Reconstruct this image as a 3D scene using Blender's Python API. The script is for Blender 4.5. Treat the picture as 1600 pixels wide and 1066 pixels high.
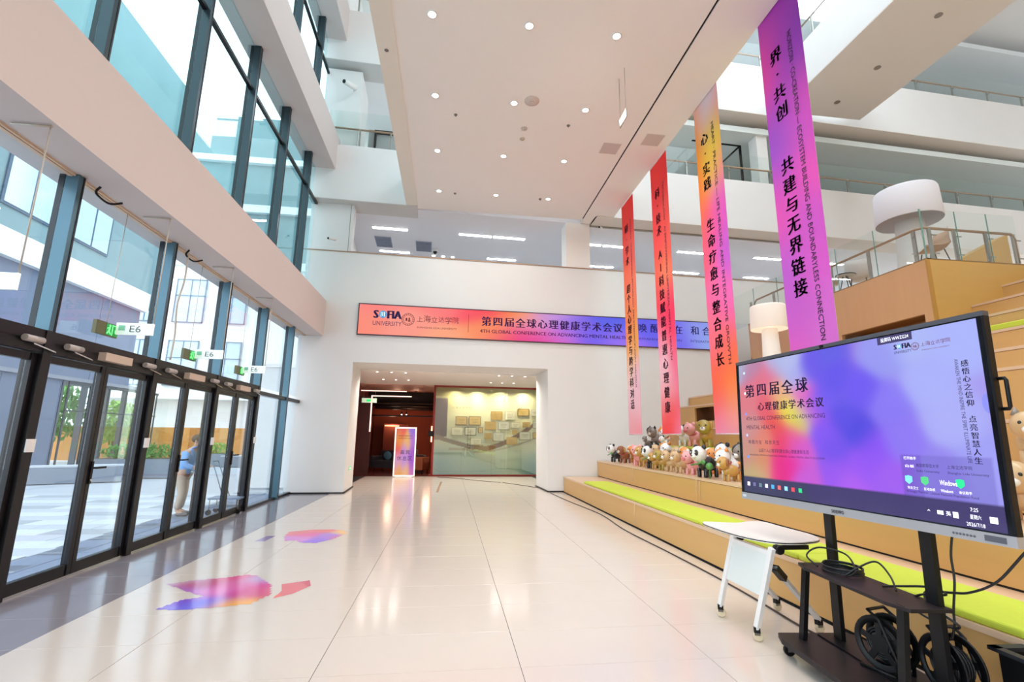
import bpy, bmesh, math, random
from mathutils import Matrix, Vector, Euler
for _o in list(bpy.data.objects): bpy.data.objects.remove(_o)
sc = bpy.context.scene
COL = sc.collection
# ---------------------------------------------------------------- camera
def cam_axes(yaw, pitch, roll):
    cy, sy = math.cos(yaw), math.sin(yaw); cp, sp = math.cos(pitch), math.sin(pitch); cr, sr = math.cos(roll), math.sin(roll)
    r = Vector((cy, sy, 0)); f0 = Vector((-sy, cy, 0)); up = Vector((0, 0, 1))
    fw = cp*f0+sp*up; u = -sp*f0+cp*up
    return cr*r+sr*u, -sr*r+cr*u, fw
_r, _u, _f = cam_axes(-0.125892, 0.1948, 0.0122364)
cd = bpy.data.cameras.new('camera'); cam = bpy.data.objects.new('camera', cd); COL.objects.link(cam)
cd.sensor_width = 36; cd.lens = 753.87/1600*36; cd.clip_start = .05; cd.clip_end = 400
cam.matrix_world = Matrix(((_r.x, _u.x, -_f.x, 0), (_r.y, _u.y, -_f.y, 0), (_r.z, _u.z, -_f.z, 1.5), (0, 0, 0, 1)))
sc.camera = cam
# ---------------------------------------------------------------- world, exposure
w = bpy.data.worlds.new('sky'); sc.world = w; w.use_nodes = True
nt = w.node_tree; bg = nt.nodes['Background']
tc = nt.nodes.new('ShaderNodeTexCoord'); sp_ = nt.nodes.new('ShaderNodeSeparateXYZ'); cr_ = nt.nodes.new('ShaderNodeValToRGB')
nt.links.new(tc.outputs['Generated'], sp_.inputs[0]); nt.links.new(sp_.outputs['Z'], cr_.inputs[0]); nt.links.new(cr_.outputs[0], bg.inputs[0])
cr_.color_ramp.elements[0].position = 0.0; cr_.color_ramp.elements[0].color = (.93, .97, 1, 1)
cr_.color_ramp.elements[1].position = .9; cr_.color_ramp.elements[1].color = (.80, .91, 1, 1)
bg.inputs[1].default_value = 4.3
sc.view_settings.view_transform = 'Standard'; sc.view_settings.look = 'None'
sc.view_settings.exposure = 0.0; sc.view_settings.gamma = 1.0; sc.view_settings.use_curve_mapping = False
cy_ = sc.cycles
cy_.use_denoising = True; cy_.max_bounces = 9; cy_.diffuse_bounces = 5; cy_.glossy_bounces = 4; cy_.transmission_bounces = 4
cy_.transparent_max_bounces = 24; cy_.caustics_reflective = False; cy_.caustics_refractive = False
cy_.sample_clamp_indirect = 6.0
DOWNLIGHT_W = 16.5      # every recessed ceiling lamp of the hall
STRIP_E = 46.0           # linear office lamps on the mezzanine
# ---------------------------------------------------------------- helpers
def S(r, g, b):
    f = lambda c: (c/255/12.92) if c/255 <= .04045 else ((c/255+.055)/1.055)**2.4
    return (f(r), f(g), f(b), 1)
MATS = {}
def mat(name, rgb, rough=.6, metal=0, spec=.5, emit=None, es=0, noise=0, nscale=8, stretch=None, bump=0, alpha=1, coat=0):
    if name in MATS: return MATS[name]
    m = bpy.data.materials.new(name); m.use_nodes = True; n = m.node_tree; p = n.nodes['Principled BSDF']
    p.inputs['Base Color'].default_value = S(*rgb); p.inputs['Roughness'].default_value = rough
    p.inputs['Metallic'].default_value = metal; p.inputs['Specular IOR Level'].default_value = spec
    if coat: p.inputs['Coat Weight'].default_value = coat; p.inputs['Coat Roughness'].default_value = .08
    if emit: p.inputs['Emission Color'].default_value = S(*emit); p.inputs['Emission Strength'].default_value = es
    if noise or bump:
        t = n.nodes.new('ShaderNodeTexCoord'); mp = n.nodes.new('ShaderNodeMapping'); nz = n.nodes.new('ShaderNodeTexNoise')
        n.links.new(t.outputs['Object'], mp.inputs[0]); n.links.new(mp.outputs[0], nz.inputs['Vector'])
        nz.inputs['Scale'].default_value = nscale; nz.inputs['Detail'].default_value = 4
        if stretch: mp.inputs['Scale'].default_value = stretch
        if noise:
            mx = n.nodes.new('ShaderNodeMix'); mx.data_type = 'RGBA'
            c = S(*rgb); mx.inputs['A'].default_value = tuple(max(0, v*(1-noise)) for v in c[:3])+(1,)
            mx.inputs['B'].default_value = tuple(min(1, v*(1+noise)) for v in c[:3])+(1,)
            n.links.new(nz.outputs['Fac'], mx.inputs['Factor']); n.links.new(mx.outputs['Result'], p.inputs['Base Color'])
        if bump:
            bp = n.nodes.new('ShaderNodeBump'); bp.inputs['Strength'].default_value = bump; bp.inputs['Distance'].default_value = .01
            n.links.new(nz.outputs['Fac'], bp.inputs['Height']); n.links.new(bp.outputs[0], p.inputs['Normal'])
    MATS[name] = m; return m
def glass_mat(name, tint, refl=.08, rough=0.0, fres=True, milky=0, milk=(230, 235, 235)):
    if name in MATS: return MATS[name]
    m = bpy.data.materials.new(name); m.use_nodes = True; n = m.node_tree; n.nodes.clear()
    o = n.nodes.new('ShaderNodeOutputMaterial'); tr = n.nodes.new('ShaderNodeBsdfTransparent'); gl = n.nodes.new('ShaderNodeBsdfGlossy')
    mx = n.nodes.new('ShaderNodeMixShader'); tr.inputs[0].default_value = S(*tint); gl.inputs['Roughness'].default_value = rough
    gl.inputs[0].default_value = (1, 1, 1, 1)
    if fres:
        lw = n.nodes.new('ShaderNodeLayerWeight'); lw.inputs['Blend'].default_value = .5
        pw = n.nodes.new('ShaderNodeMath'); pw.operation = 'POWER'; pw.inputs[1].default_value = 4.0
        mm = n.nodes.new('ShaderNodeMath'); mm.operation = 'MULTIPLY_ADD'; mm.inputs[1].default_value = .7; mm.inputs[2].default_value = refl
        mm.use_clamp = True; n.links.new(lw.outputs['Facing'], pw.inputs[0]); lw = pw
        n.links.new(lw.outputs[0], mm.inputs[0]); n.links.new(mm.outputs[0], mx.inputs[0])
    else: mx.inputs[0].default_value = refl
    n.links.new(tr.outputs[0], mx.inputs[1]); n.links.new(gl.outputs[0], mx.inputs[2])
    last = mx
    if milky:
        df = n.nodes.new('ShaderNodeBsdfDiffuse'); df.inputs[0].default_value = S(*milk); m2 = n.nodes.new('ShaderNodeMixShader')
        m2.inputs[0].default_value = milky; n.links.new(mx.outputs[0], m2.inputs[1]); n.links.new(df.outputs[0], m2.inputs[2]); last = m2
    n.links.new(last.outputs[0], o.inputs[0]); MATS[name] = m; return m
def print_mat(name, rough=.5, emit=0):
    if name in MATS: return MATS[name]
    m = bpy.data.materials.new(name); m.use_nodes = True; n = m.node_tree; p = n.nodes['Principled BSDF']
    a = n.nodes.new('ShaderNodeAttribute'); a.attribute_name = 'print'
    p.inputs['Roughness'].default_value = rough
    if emit:
        p.inputs['Base Color'].default_value = (.01, .01, .01, 1); n.links.new(a.outputs['Color'], p.inputs['Emission Color']); p.inputs['Emission Strength'].default_value = emit
    else: n.links.new(a.outputs['Color'], p.inputs['Base Color'])
    MATS[name] = m; return m
BA = 0.040455
BM = Matrix.Translation((-4, 0, 0)) @ Matrix.Rotation(BA, 4, 'Z')      # frame of everything parallel to the far wall: x along it, y away
def E(name, loc=(0, 0, 0), rz=0, parent=None, frame=None):
    o = bpy.data.objects.new(name, None); COL.objects.link(o); o.empty_display_size = .1
    o.location = loc; o.rotation_euler = (0, 0, rz)
    if frame: o.matrix_world = frame @ Matrix.Translation(loc) @ Matrix.Rotation(rz, 4, 'Z')
    if parent: o.parent = parent
    return o
def tag(o, label, cat, group=None):
    o['label'] = label; o['category'] = cat
    if group: o['group'] = group
    return o
def thing(name, label, cat, loc=(0, 0, 0), rz=0, group=None, frame=None): return tag(E(name, loc, rz, None, frame), label, cat, group)
def st(o, label=None):
    o['kind'] = 'structure'
    if label: o['label'] = label
    return o
class MB:
    def __init__(s): s.v = []; s.f = []; s.sm = []
    def add(s, vs, fs, smooth=False):
        k = len(s.v); s.v += [tuple(v) for v in vs]; s.f += [tuple(i+k for i in f) for f in fs]; s.sm += [smooth]*len(fs); return s
    def box(s, x0, x1, y0, y1, z0, z1):
        return s.add([(x0,y0,z0),(x1,y0,z0),(x1,y1,z0),(x0,y1,z0),(x0,y0,z1),(x1,y0,z1),(x1,y1,z1),(x0,y1,z1)],
                     [(0,3,2,1),(4,5,6,7),(0,1,5,4),(1,2,6,5),(2,3,7,6),(3,0,4,7)])
    def chbox(s, x0, x1, y0, y1, z0, z1, c):
        "box with a chamfered top edge"
        return s.add([(x0,y0,z0),(x1,y0,z0),(x1,y1,z0),(x0,y1,z0),(x0,y0,z1-c),(x1,y0,z1-c),(x1,y1,z1-c),(x0,y1,z1-c),
                      (x0+c,y0+c,z1),(x1-c,y0+c,z1),(x1-c,y1-c,z1),(x0+c,y1-c,z1)],
                     [(0,3,2,1),(8,9,10,11),(0,1,5,4),(1,2,6,5),(2,3,7,6),(3,0,4,7),(4,5,9,8),(5,6,10,9),(6,7,11,10),(7,4,8,11)])
    def obox(s, M, hx, hy, hz):
        vs = [M @ Vector((a*hx, b*hy, c*hz)) for c in (-1, 1) for a, b in ((-1,-1),(1,-1),(1,1),(-1,1))]
        return s.add(vs, [(0,3,2,1),(4,5,6,7),(0,1,5,4),(1,2,6,5),(2,3,7,6),(3,0,4,7)])
    def bar(s, p0, p1, a, b, up=(0, 0, 1)):
        "rectangular bar between two points, a wide, b along up"
        p0 = Vector(p0); p1 = Vector(p1); d = (p1-p0); L = d.length; d.normalize(); x = d.cross(Vector(up))
        if x.length < 1e-4: x = Vector((1, 0, 0))
        x.normalize(); y = x.cross(d)
        M = Matrix(((x.x, d.x, y.x, 0), (x.y, d.y, y.y, 0), (x.z, d.z, y.z, 0), (0, 0, 0, 1))); M.translation = (p0+p1)/2
        return s.obox(M, a/2, L/2, b/2)
    def tube(s, pts, r, n=8, caps=True, closed=False):
        pts = [Vector(p) for p in pts]; rr = r if isinstance(r, (list, tuple)) else [r]*len(pts); N = len(pts)
        rings = []; prev = None
        for i, p in enumerate(pts):
            if closed: d = pts[(i+1) % N]-pts[i-1]
            else: d = pts[min(i+1, N-1)]-pts[max(i-1, 0)]
            d.normalize()
            if prev is None:
                a = d.cross(Vector((0, 0, 1)))
                if a.length < .05: a = d.cross(Vector((1, 0, 0)))
            else: a = prev-d*prev.dot(d)
            a.normalize(); prev = a; b = d.cross(a)
            rings.append([p+(a*math.cos(t)+b*math.sin(t))*rr[i] for t in [2*math.pi*k/n for k in range(n)]])
        vs = [v for r_ in rings for v in r_]; fs = []
        for i in range(N if closed else N-1):
            j = (i+1) % N
            for k in range(n): fs.append((i*n+k, i*n+(k+1) % n, j*n+(k+1) % n, j*n+k))
        s.add(vs, fs, True)
        if caps and not closed: s.f += [tuple(len(s.v)-len(vs)+k for k in reversed(range(n))), tuple(len(s.v)-n+k for k in range(n))]; s.sm += [False, False]
        return s
    def lathe(s, prof, c=(0, 0, 0), n=24, M=None, sm=True, caps=True):
        c = Vector(c); vs = []; fs = []
        for r, z in prof:
            for k in range(n):
                t = 2*math.pi*k/n; v = Vector((r*math.cos(t), r*math.sin(t), z)); vs.append((M @ v if M else v)+c)
        for i in range(len(prof)-1):
            for k in range(n): fs.append((i*n+k, i*n+(k+1) % n, (i+1)*n+(k+1) % n, (i+1)*n+k))
        s.add(vs, fs, sm)
        if caps:
            b0 = len(s.v)-len(vs)
            s.f += [tuple(b0+k for k in reversed(range(n))), tuple(len(s.v)-n+k for k in range(n))]; s.sm += [False, False]
        return s
    def ball(s, c, r, n=12, m=8, M=None):
        if not isinstance(r, (list, tuple)): r = (r, r, r)
        vs = []; fs = []; c = Vector(c)
        for i in range(m+1):
            ph = math.pi*i/m
            for k in range(n):
                t = 2*math.pi*k/n; v = Vector((r[0]*math.sin(ph)*math.cos(t), r[1]*math.sin(ph)*math.sin(t), r[2]*math.cos(ph)))
                vs.append((M @ v if M else v)+c)
        for i in range(m):
            for k in range(n): fs.append((i*n+k, (i+1)*n+k, (i+1)*n+(k+1) % n, i*n+(k+1) % n))
        return s.add(vs, fs, True)
    def prism(s, poly, z0, z1, M=None):
        n = len(poly); vs = [Vector((x, y, z)) for z in (z0, z1) for x, y in poly]
        if M: vs = [M @ v for v in vs]
        return s.add(vs, [tuple(reversed(range(n))), tuple(range(n, 2*n))]+[(i, (i+1) % n, n+(i+1) % n, n+i) for i in range(n)])
    def mesh(s, name):
        me = bpy.data.meshes.new(name); me.from_pydata(s.v, [], s.f); me.update()
        for p, q in zip(me.polygons, s.sm): p.use_smooth = q
        return me
    def build(s, name, m, parent=None, frame=None, label=None, bevel=0):
        me = s.mesh(name); me.materials.append(m)
        o = bpy.data.objects.new(name, me); COL.objects.link(o)
        if frame: o.matrix_world = frame
        if parent: o.parent = parent
        if label: o['label'] = label
        if bevel:
            b = o.modifiers.new('b', 'BEVEL'); b.width = bevel; b.segments = 2; b.limit_method = 'ANGLE'; b.angle_limit = .8
        return o
def inst(me, name, parent, loc, rz=0, m=None, frame=None):
    o = bpy.data.objects.new(name, me); COL.objects.link(o); o.location = loc; o.rotation_euler = (0, 0, rz)
    if frame: o.matrix_world = frame @ Matrix.Translation(loc) @ Matrix.Rotation(rz, 4, 'Z')
    o.parent = parent; return o
def copy_tree(o, parent=None):
    c = o.copy(); COL.objects.link(c); c.parent = parent
    for ch in KIDS(o): copy_tree(ch, c)
    return c
def KIDS(o): return [x for x in COL.objects if x.parent == o]
# text -> flat mesh; glyphs are laid out by Blender's own built-in font
_fc = bpy.data.curves.new('txt', 'FONT')
_fo = bpy.data.objects.new('txt', _fc); COL.objects.link(_fo)
_gc = {}
def glyph(s, bold=0.0):
    k = (s, bold)
    if k in _gc: return _gc[k]
    _fc.body = s; _fc.size = 1; _fc.offset = 0; _fc.resolution_u = 2; _fc.align_x = 'LEFT'; _fc.align_y = 'BOTTOM_BASELINE'
    bpy.context.view_layer.update()
    me = bpy.data.meshes.new_from_object(_fo.evaluated_get(bpy.context.evaluated_depsgraph_get()))
    vs = [(v.co.x, v.co.y) for v in me.vertices]; fs = [tuple(p.vertices) for p in me.polygons]
    if bold > 0:      # heavier upright strokes, thin level strokes, like a printed book face
        n0 = len(vs); base = list(vs); bf = list(fs)
        for j in (1, 2, 3):
            vs += [(a+bold*j*1.6, b) for a, b in base]; fs += [tuple(i+n0*j for i in f) for f in bf]
    bpy.data.meshes.remove(me)
    if vs: bb = (min(v[0] for v in vs), max(v[0] for v in vs), min(v[1] for v in vs), max(v[1] for v in vs))
    else: bb = (0, .3, 0, .3)
    _gc[k] = (vs, fs, bb); return _gc[k]
class Txt:
    "flat lettering in a local x-right, y-up plane"
    def __init__(s): s.m = MB()
    def line(s, t, x, y, h, width=None, bold=0.0, rot=0, center=False):
        "text whose glyph box is h high (cap box), starting at x, base at y; optional total width; rot 90 degrees clockwise = -1"
        vs, fs, bb = glyph(t, bold)
        hh = bb[3]-bb[2]; sy = h/max(hh, 1e-3); sx = (width/(bb[1]-bb[0])) if width else sy
        ox = x-(((bb[1]-bb[0])*sx)/2 if center else 0)
        out = []
        for a, b in vs:
            px, py = (a-bb[0])*sx, (b-bb[2])*sy
            if rot == -1: out.append((x+py, y-px, 0))
            else: out.append((ox+px, y+py, 0))
        s.m.add(out, fs); return s
    def ch(s, c, cx, cy, size, bold=0.0, sx=1):
        "one square character centred on a point"
        vs, fs, bb = glyph(c, bold); k = size*.98
        if ord(c) < 0x2000: mx, my = (bb[0]+bb[1])/2, (bb[2]+bb[3])/2; k = size*1.0
        else: mx, my = (bb[0]+bb[1])/2, (bb[2]+bb[3])/2
        s.m.add([(cx+(a-mx)*k*sx, cy+(b-my)*k, 0) for a, b in vs], fs); return s
    def row(s, t, x, y, size, pitch, bold=0.0, sx=1):
        for i, c in enumerate(t):
            if c != ' ': s.ch(c, x+i*pitch, y, size, bold, sx)
        return s
    def col(s, t, x, y, size, pitch, bold=0.0):
        for i, c in enumerate(t):
            if c != ' ': s.ch(c, x, y-i*pitch, size, bold)
        return s
    def build(s, name, m, parent, frame): return s.m.build(name, m, parent, frame)
def plane_frame(o, x, y):
    x = Vector(x).normalized(); y = Vector(y).normalized(); n = x.cross(y)
    M = Matrix(((x.x, y.x, n.x, 0), (x.y, y.y, n.y, 0), (x.z, y.z, n.z, 0), (0, 0, 0, 1))); M.translation = Vector(o); return M
def blend(pts, p=3.0, ax=1, ay=1, sg=None):
    if sg is None: sg = .11 if ay <= 1 and ax <= 2 else (.25 if ay > 1 else .075)
    pts = [(a, b, S(*c)) for a, b, c in pts]
    def f(u, v):
        W = 0; r = g = bl = 0
        for a, b, c in pts:
            d = ((u-a)*ax)**2+((v-b)*ay)**2; q = math.exp(-d/(2*sg*sg))+1e-4/(d+.01); W += q; r += c[0]*q; g += c[1]*q; bl += c[2]*q
        return (r/W, g/W, bl/W, 1)
    return f
def print_sheet(name, w, h, nx, ny, fn, m, parent, frame, z=0.0, wave=None):
    "flat printed sheet: colour per corner of a fine grid; local x right, y up, origin bottom-left"
    vs = [(w*i/nx, h*j/ny, z+(wave(i/nx, j/ny) if wave else 0)) for j in range(ny+1) for i in range(nx+1)]
    fs = [(j*(nx+1)+i, j*(nx+1)+i+1, (j+1)*(nx+1)+i+1, (j+1)*(nx+1)+i) for j in range(ny) for i in range(nx)]
    me = bpy.data.meshes.new(name); me.from_pydata(vs, [], fs); me.update(); me.materials.append(m)
    at = me.color_attributes.new('print', 'FLOAT_COLOR', 'POINT')
    buf = []
    for j in range(ny+1):
        for i in range(nx+1): buf += fn(i/nx, j/ny)
    at.data.foreach_set('color', buf)
    o = bpy.data.objects.new(name, me); COL.objects.link(o)
    if frame: o.matrix_world = frame
    if parent: o.parent = parent
    return o
random.seed(4)
# ---------------------------------------------------------------- materials
WHITE = mat('white plaster', (228, 227, 225), .75, noise=.02, nscale=2)
CEILW = mat('warm white ceiling paint', (242, 238, 233), .8, noise=.015, nscale=1.5)
BEAMW = mat('warm grey painted beam', (208, 197, 193), .75, noise=.02, nscale=1)
BEIGE = mat('beige soffit paint', (226, 219, 211), .8)
BLACK = mat('black metal', (13, 13, 16), .42, spec=.3)
DARKJ = mat('black joint', (25, 22, 20), .8)
MULL = mat('aluminium with blue reflection tint', (78, 112, 128), .3, .35)  # blue of the reflected outdoors is put into this base colour
MULLF = mat('dark door profile', (26, 24, 27), .35, .3)
TILE = mat('warm white floor tile', (216, 203, 192), .15, spec=.8, noise=.025, nscale=3)
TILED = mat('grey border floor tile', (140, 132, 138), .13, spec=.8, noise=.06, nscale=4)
WOODT = mat('light wood tread', (222, 190, 158), .35, noise=.06, nscale=6, stretch=(1, .08, 1))
WOODR = mat('light wood riser', (210, 166, 104), .4, noise=.07, nscale=7, stretch=(1, .1, 1))
WOODO = mat('orange wood cladding', (212, 163, 116), .45, noise=.06, nscale=7, stretch=(1, 1, .1))
WOODY = mat('yellow wood cladding', (209, 166, 92), .45, noise=.06, nscale=7, stretch=(.1, 1, 1))
LIME = mat('lime green fabric', (196, 210, 66), .85, noise=.05, nscale=30, bump=.1)
GLASSF = glass_mat('facade glass', (243, 249, 252), .035)
GLASSU = glass_mat('tinted upper glass', (222, 240, 242), .06)
GLASSR = glass_mat('clear railing glass', (250, 253, 252), .02)
GEDGE = mat('green glass edge', (120, 160, 150), .2)
STEEL = mat('brushed steel', (170, 165, 158), .35, .8)
RAILW = mat('bronze handrail', (172, 138, 112), .35, .5)
EMW = mat('lamp diffuser', (255, 252, 245), .5, emit=(255, 250, 242), es=14)
CHROME = mat('chrome', (210, 210, 212), .15, 1)
PLAST = mat('white plastic', (235, 235, 232), .4)
INK = mat('dark violet ink', (50, 20, 70), .6)
INKD = mat('black violet ink', (36, 16, 44), .6)
# ================================================================ SETTING
YW = 13.3                                   # far wall, in its own frame
# floor
fl = st(MB().box(-4.05, 25, -7.2, 30, -.25, -.004).build('floor', DARKJ))
JX = [-2.95, -2.13, -.80, .53, 1.86, 3.19]; JY = [3.51+.61*k for k in range(-8, 26)]
G = .0035; _tm = {}
def tile(x0, x1, y0, y1, m, name='tile'):
    k = (round(x1-x0, 3), round(y1-y0, 3), m.name)
    if k not in _tm:
        _tm[k] = MB().chbox(G/2, x1-x0-G/2, G/2, y1-y0-G/2, -.004, 0, .0015).mesh(name); _tm[k].materials.append(m)
    return inst(_tm[k], name, fl, (x0, y0, 0))
for j in range(len(JY)-1):
    y0, y1 = JY[j], JY[j+1]
    for i in range(5): tile(JX[i], JX[i+1], y0, y1, TILE)
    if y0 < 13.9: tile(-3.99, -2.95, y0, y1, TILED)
# doormat-grey threshold strip outside is part of the plaza below
# far wall (frame BM): opening u 1.9-7.32, z 0-3.42
st(MB().box(.45, 1.9, YW, YW+1.55, 0.02, 5.5).build('wall_back', WHITE, None, BM))
wb = COL.objects['wall_back']
MB().box(7.32, 13.6, YW, YW+1.55, .02, 5.5).build('pier', WHITE, wb).parent = wb
MB().box(1.9, 7.32, YW, YW+1.55, 3.42, 5.5).build('lintel', WHITE, wb)
MB().box(.45, 16.5, YW, YW+.22, 5.5, 6.53).build('parapet', WHITE, wb)
MB().box(13.6, 16.5, YW, YW+.2, 0, 5.5).build('side_panel', WHITE, wb)
MB().box(.45, 1.62, YW, YW+.3, 6.53, 8.0).build('upper_pier', WHITE, wb)
MB().box(7.9, 8.66, YW, YW+.5, 6.53, 8.0).build('column', CEILW, wb)
MB().box(.45, 16.5, YW-.015, YW+.24, 6.53, 6.56).build('capping', RAILW, wb, label='thin bronze capping strip along the top of the far wall')
MB().box(1.52, 1.54, YW-.004, YW+.01, 6.55, 8.0).build('joint_line', STEEL, wb)
st(MB().box(.45, 1.93, YW-.012, YW+1.56, 0, .035).box(7.29, 7.85, YW-.012, YW+1.56, 0, .035).build('baseboard_back', BLACK, None, BM))
# mezzanine slab, ceiling behind the far wall
mz = st(MB().box(.45, 25, YW+.2, 26, 5.1, 5.38).build('mezzanine_floor', WHITE, None, BM))
mc = st(MB().box(.45, 25, YW+.0, 26, 8.0, 8.25).build('mezzanine_ceiling', mat('cool white ceiling', (232, 233, 238), .8), None, BM))
st(MB().box(.45, 25, 20.5, 20.7, 5.38, 8.0).build('mezzanine_back_wall', mat('cool white wall', (228, 230, 234), .8), None, BM))
st(MB().box(1.0, 1.2, YW+.3, 20.5, 5.38, 8.0).build('mezzanine_side_wall', WHITE, None, BM))
MB().box(8.66, 16.5, YW-.01, YW+.03, 7.93, 8.0).build('window_track', STEEL, mc)
MB().box(8.66, 16.5, YW-.6, YW, 8.0, 8.06).build('soffit_edge', BEIGE, mc)
# hall ceiling
ce = st(MB().box(-1.45, 3.78, -7, YW+.05, 8.0, 8.9).box(3.82, 4.69, -7, YW+.3, 8.0, 8.9).build('ceiling', CEILW))
MB().box(3.775, 3.825, -7, YW, 8.02, 8.1).build('shadow_gap', BLACK, ce)
MB().box(-1.45, -1.12, -7, YW, 7.985, 8.0).build('edge_band', mat('cream edge paint', (232, 226, 214), .8), ce)
# galleries parallel to the far wall
def gallery(u0, u1, v, z0, z1, depth, name, bm_=BEIGE):
    g = st(MB().box(u0, u1, v, v+.25, z0, z1).box(u0, u1, v+.25, v+depth, z1-.35, z1-.18).build(name, WHITE, None, BM))
    MB().box(u0, u1, v+.002, v+.8, z0-.02, z0+.02).build('soffit', bm_, g)
    return g
def rail_glass(x0, x1, v, z, hr, hg, step, parent, post_m=STEEL, frame=True, skipposts=False):
    "glass balustrade: one pane per bay, posts, hand rail"
    n = max(1, round((x1-x0)/step)); d = (x1-x0)/n
    for i in range(n):
        a = x0+i*d
        MB().box(a+.01, a+d-.01, v, v+.012, z+.03, z+hg).build('glass_pane', GLASSR, parent)
        if not skipposts: MB().box(a-.02, a+.02, v+.03, v+.09, z, z+hr).box(a-.012, a+.012, v-.01, v+.03, z+hr*.75, z+hr*.8).build('post', post_m, parent)
    MB().tube([(x0, v+.06, z+hr), (x1, v+.06, z+hr)], .028, 8).build('handrail', RAILW, parent)
g1 = gallery(8.7, 34, 12.65, 8.0, 9.66, 8, 'gallery_right_lower'); rail_glass(8.8, 34, 12.75, 9.66, .55, 1.0, 1.45, g1)
g2 = gallery(10, 34, 12.65, 12.2, 14.05, 8, 'gallery_right_upper'); rail_glass(10, 34, 12.75, 14.05, .55, 1.0, 1.6, g2)
GREYC = mat('grey green gallery ceiling', (220, 228, 226), .8)
st(MB().box(8.7, 34, 13.0, 20.5, 11.7, 11.9).build('gallery_ceiling_lower', GREYC, None, BM))
st(MB().box(8.7, 34, 20.2, 20.4, 9.4, 17.2).build('gallery_back_wall', mat('pale grey wall', (206, 216, 216), .7), None, BM))
st(MB().box(5, 34, 12.9, 20.5, 16.6, 16.8).build('gallery_ceiling_upper', mat('pale blue ceiling', (226, 234, 238), .8), None, BM))
MB().box(9.5, 10.2, 14.6, 15.3, 9.4, 11.7).build('column', WHITE, g1); MB().box(14.6, 15.0, 13.1, 13.5, 9.4, 12).build('column', WHITE, g1)
# black framed partition on the lower right gallery
fp = st(E('window_frame_gallery', frame=BM))
for a in ((14.4, 14.46, 14.9, 14.96, 9.5, 11.7), (14.4, 14.46, 13.7, 13.76, 9.5, 11.75), (12.6, 14.46, 13.7, 13.76, 11.68, 11.75), (14.4, 14.46, 13.7, 14.96, 11.68, 11.75)):
    MB().box(*a).build('frame_bar', BLACK, fp)
g3 = gallery(.45, 3.4, 13.0, 7.98, 9.66, 6, 'gallery_left_lower', mat('cool soffit', (205, 203, 200), .8)); rail_glass(.75, 3.4, 13.08, 9.66, .62, 1.15, 1.0, g3)
g4 = gallery(.45, 3.4, 13.0, 12.45, 14.2, 6, 'gallery_left_upper', mat('cool soffit', (205, 203, 200), .8)); rail_glass(1.3, 3.4, 13.08, 14.2, .62, 1.15, 1.0, g4)
st(MB().box(.45, 3.6, 18.8, 19.0, 9.4, 17).build('gallery_left_back_wall', mat('pale green grey wall', (205, 214, 210), .8), None, BM))
MB().box(.55, 1.55, 13.25, 14.6, 9.6, 12.3).build('column', WHITE, g3); MB().box(.5, .95, 13.05, 13.4, 14.2, 16.6).build('column', WHITE, g4)
st(MB().box(1.55, 3.6, 15.2, 15.3, 9.5, 11.7).build('gallery_left_partition', mat('grey panel', (165, 172, 172), .6), None, BM))
MB().box(1.75, 3.2, 15.1, 15.2, 11.55, 11.65).box(1.75, 1.82, 15.1, 15.2, 10.9, 11.65).build('door_frame', BLACK, g3)
# cross slab seen from below at upper right
sl = st(MB().box(10.5, 13.45, -6, 13.0, 12.2, 12.5).box(10.5, 10.75, -6, 13.0, 12.5, 13.65).box(13.2, 13.45, -6, 13.0, 12.5, 13.65).build('gallery_bridge', WHITE))
MB().box(10.505, 13.445, -6, 13.0, 12.17, 12.2).build('underside', BEIGE, sl)
rl = E('bridge_rail', parent=sl)
for k in range(8):
    y = 2+k*1.35
    MB().box(10.6, 10.612, y+.01, y+1.34, 13.68, 14.75).build('glass_pane', GLASSR, sl)
    MB().box(10.64, 10.68, y-.02, y+.02, 13.65, 14.4).build('post', STEEL, sl)
MB().tube([(10.66, 1, 14.4), (10.66, 12.9, 14.4)], .028, 8).build('handrail', RAILW, sl)
for k, (x, y) in enumerate([(12.0, 5.6), (12.0, 7.3), (12.0, 9.0), (12.0, 10.8), (12.0, 12.3)]):
    MB().lathe([(.09, 0), (.075, .02), (.0, .02)], (x, y, 12.155), 16).build('unlit_spot', mat('unlit lamp grey', (140, 128, 118), .5), sl)
# upper shell
st(MB().box(-4.3, 4.72, -7, 20, 18.0, 18.2).build('roof_slab', WHITE))
st(MB().box(14.5, 34, -7, 21, 17.6, 17.8).build('roof_slab_right', WHITE))
st(MB().box(30, 30.3, -7, 21, -.2, 17.8).build('wall_right', WHITE))
st(MB().box(-4.3, 30, -7.3, -7.0, -.2, 18).build('wall_front', WHITE))
# left concrete edge beams
def edge_beam(n, z0, z1):
    b = st(MB().box(-4.25, -3.46, -7, YW+.5, z0, z1).build('trim_%d' % n, BEAMW))
    return b
tb = edge_beam(1, 4.10, 5.08); edge_beam(2, 8.88, 9.9); edge_beam(3, 13.1, 14.2)
MB().box(-3.98, -3.94, -7, YW, 4.075, 4.1).box(-3.93, -3.91, -7, YW, 4.08, 4.1).build('blind_track', mat('tan track', (212, 186, 160), .5), tb)
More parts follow.
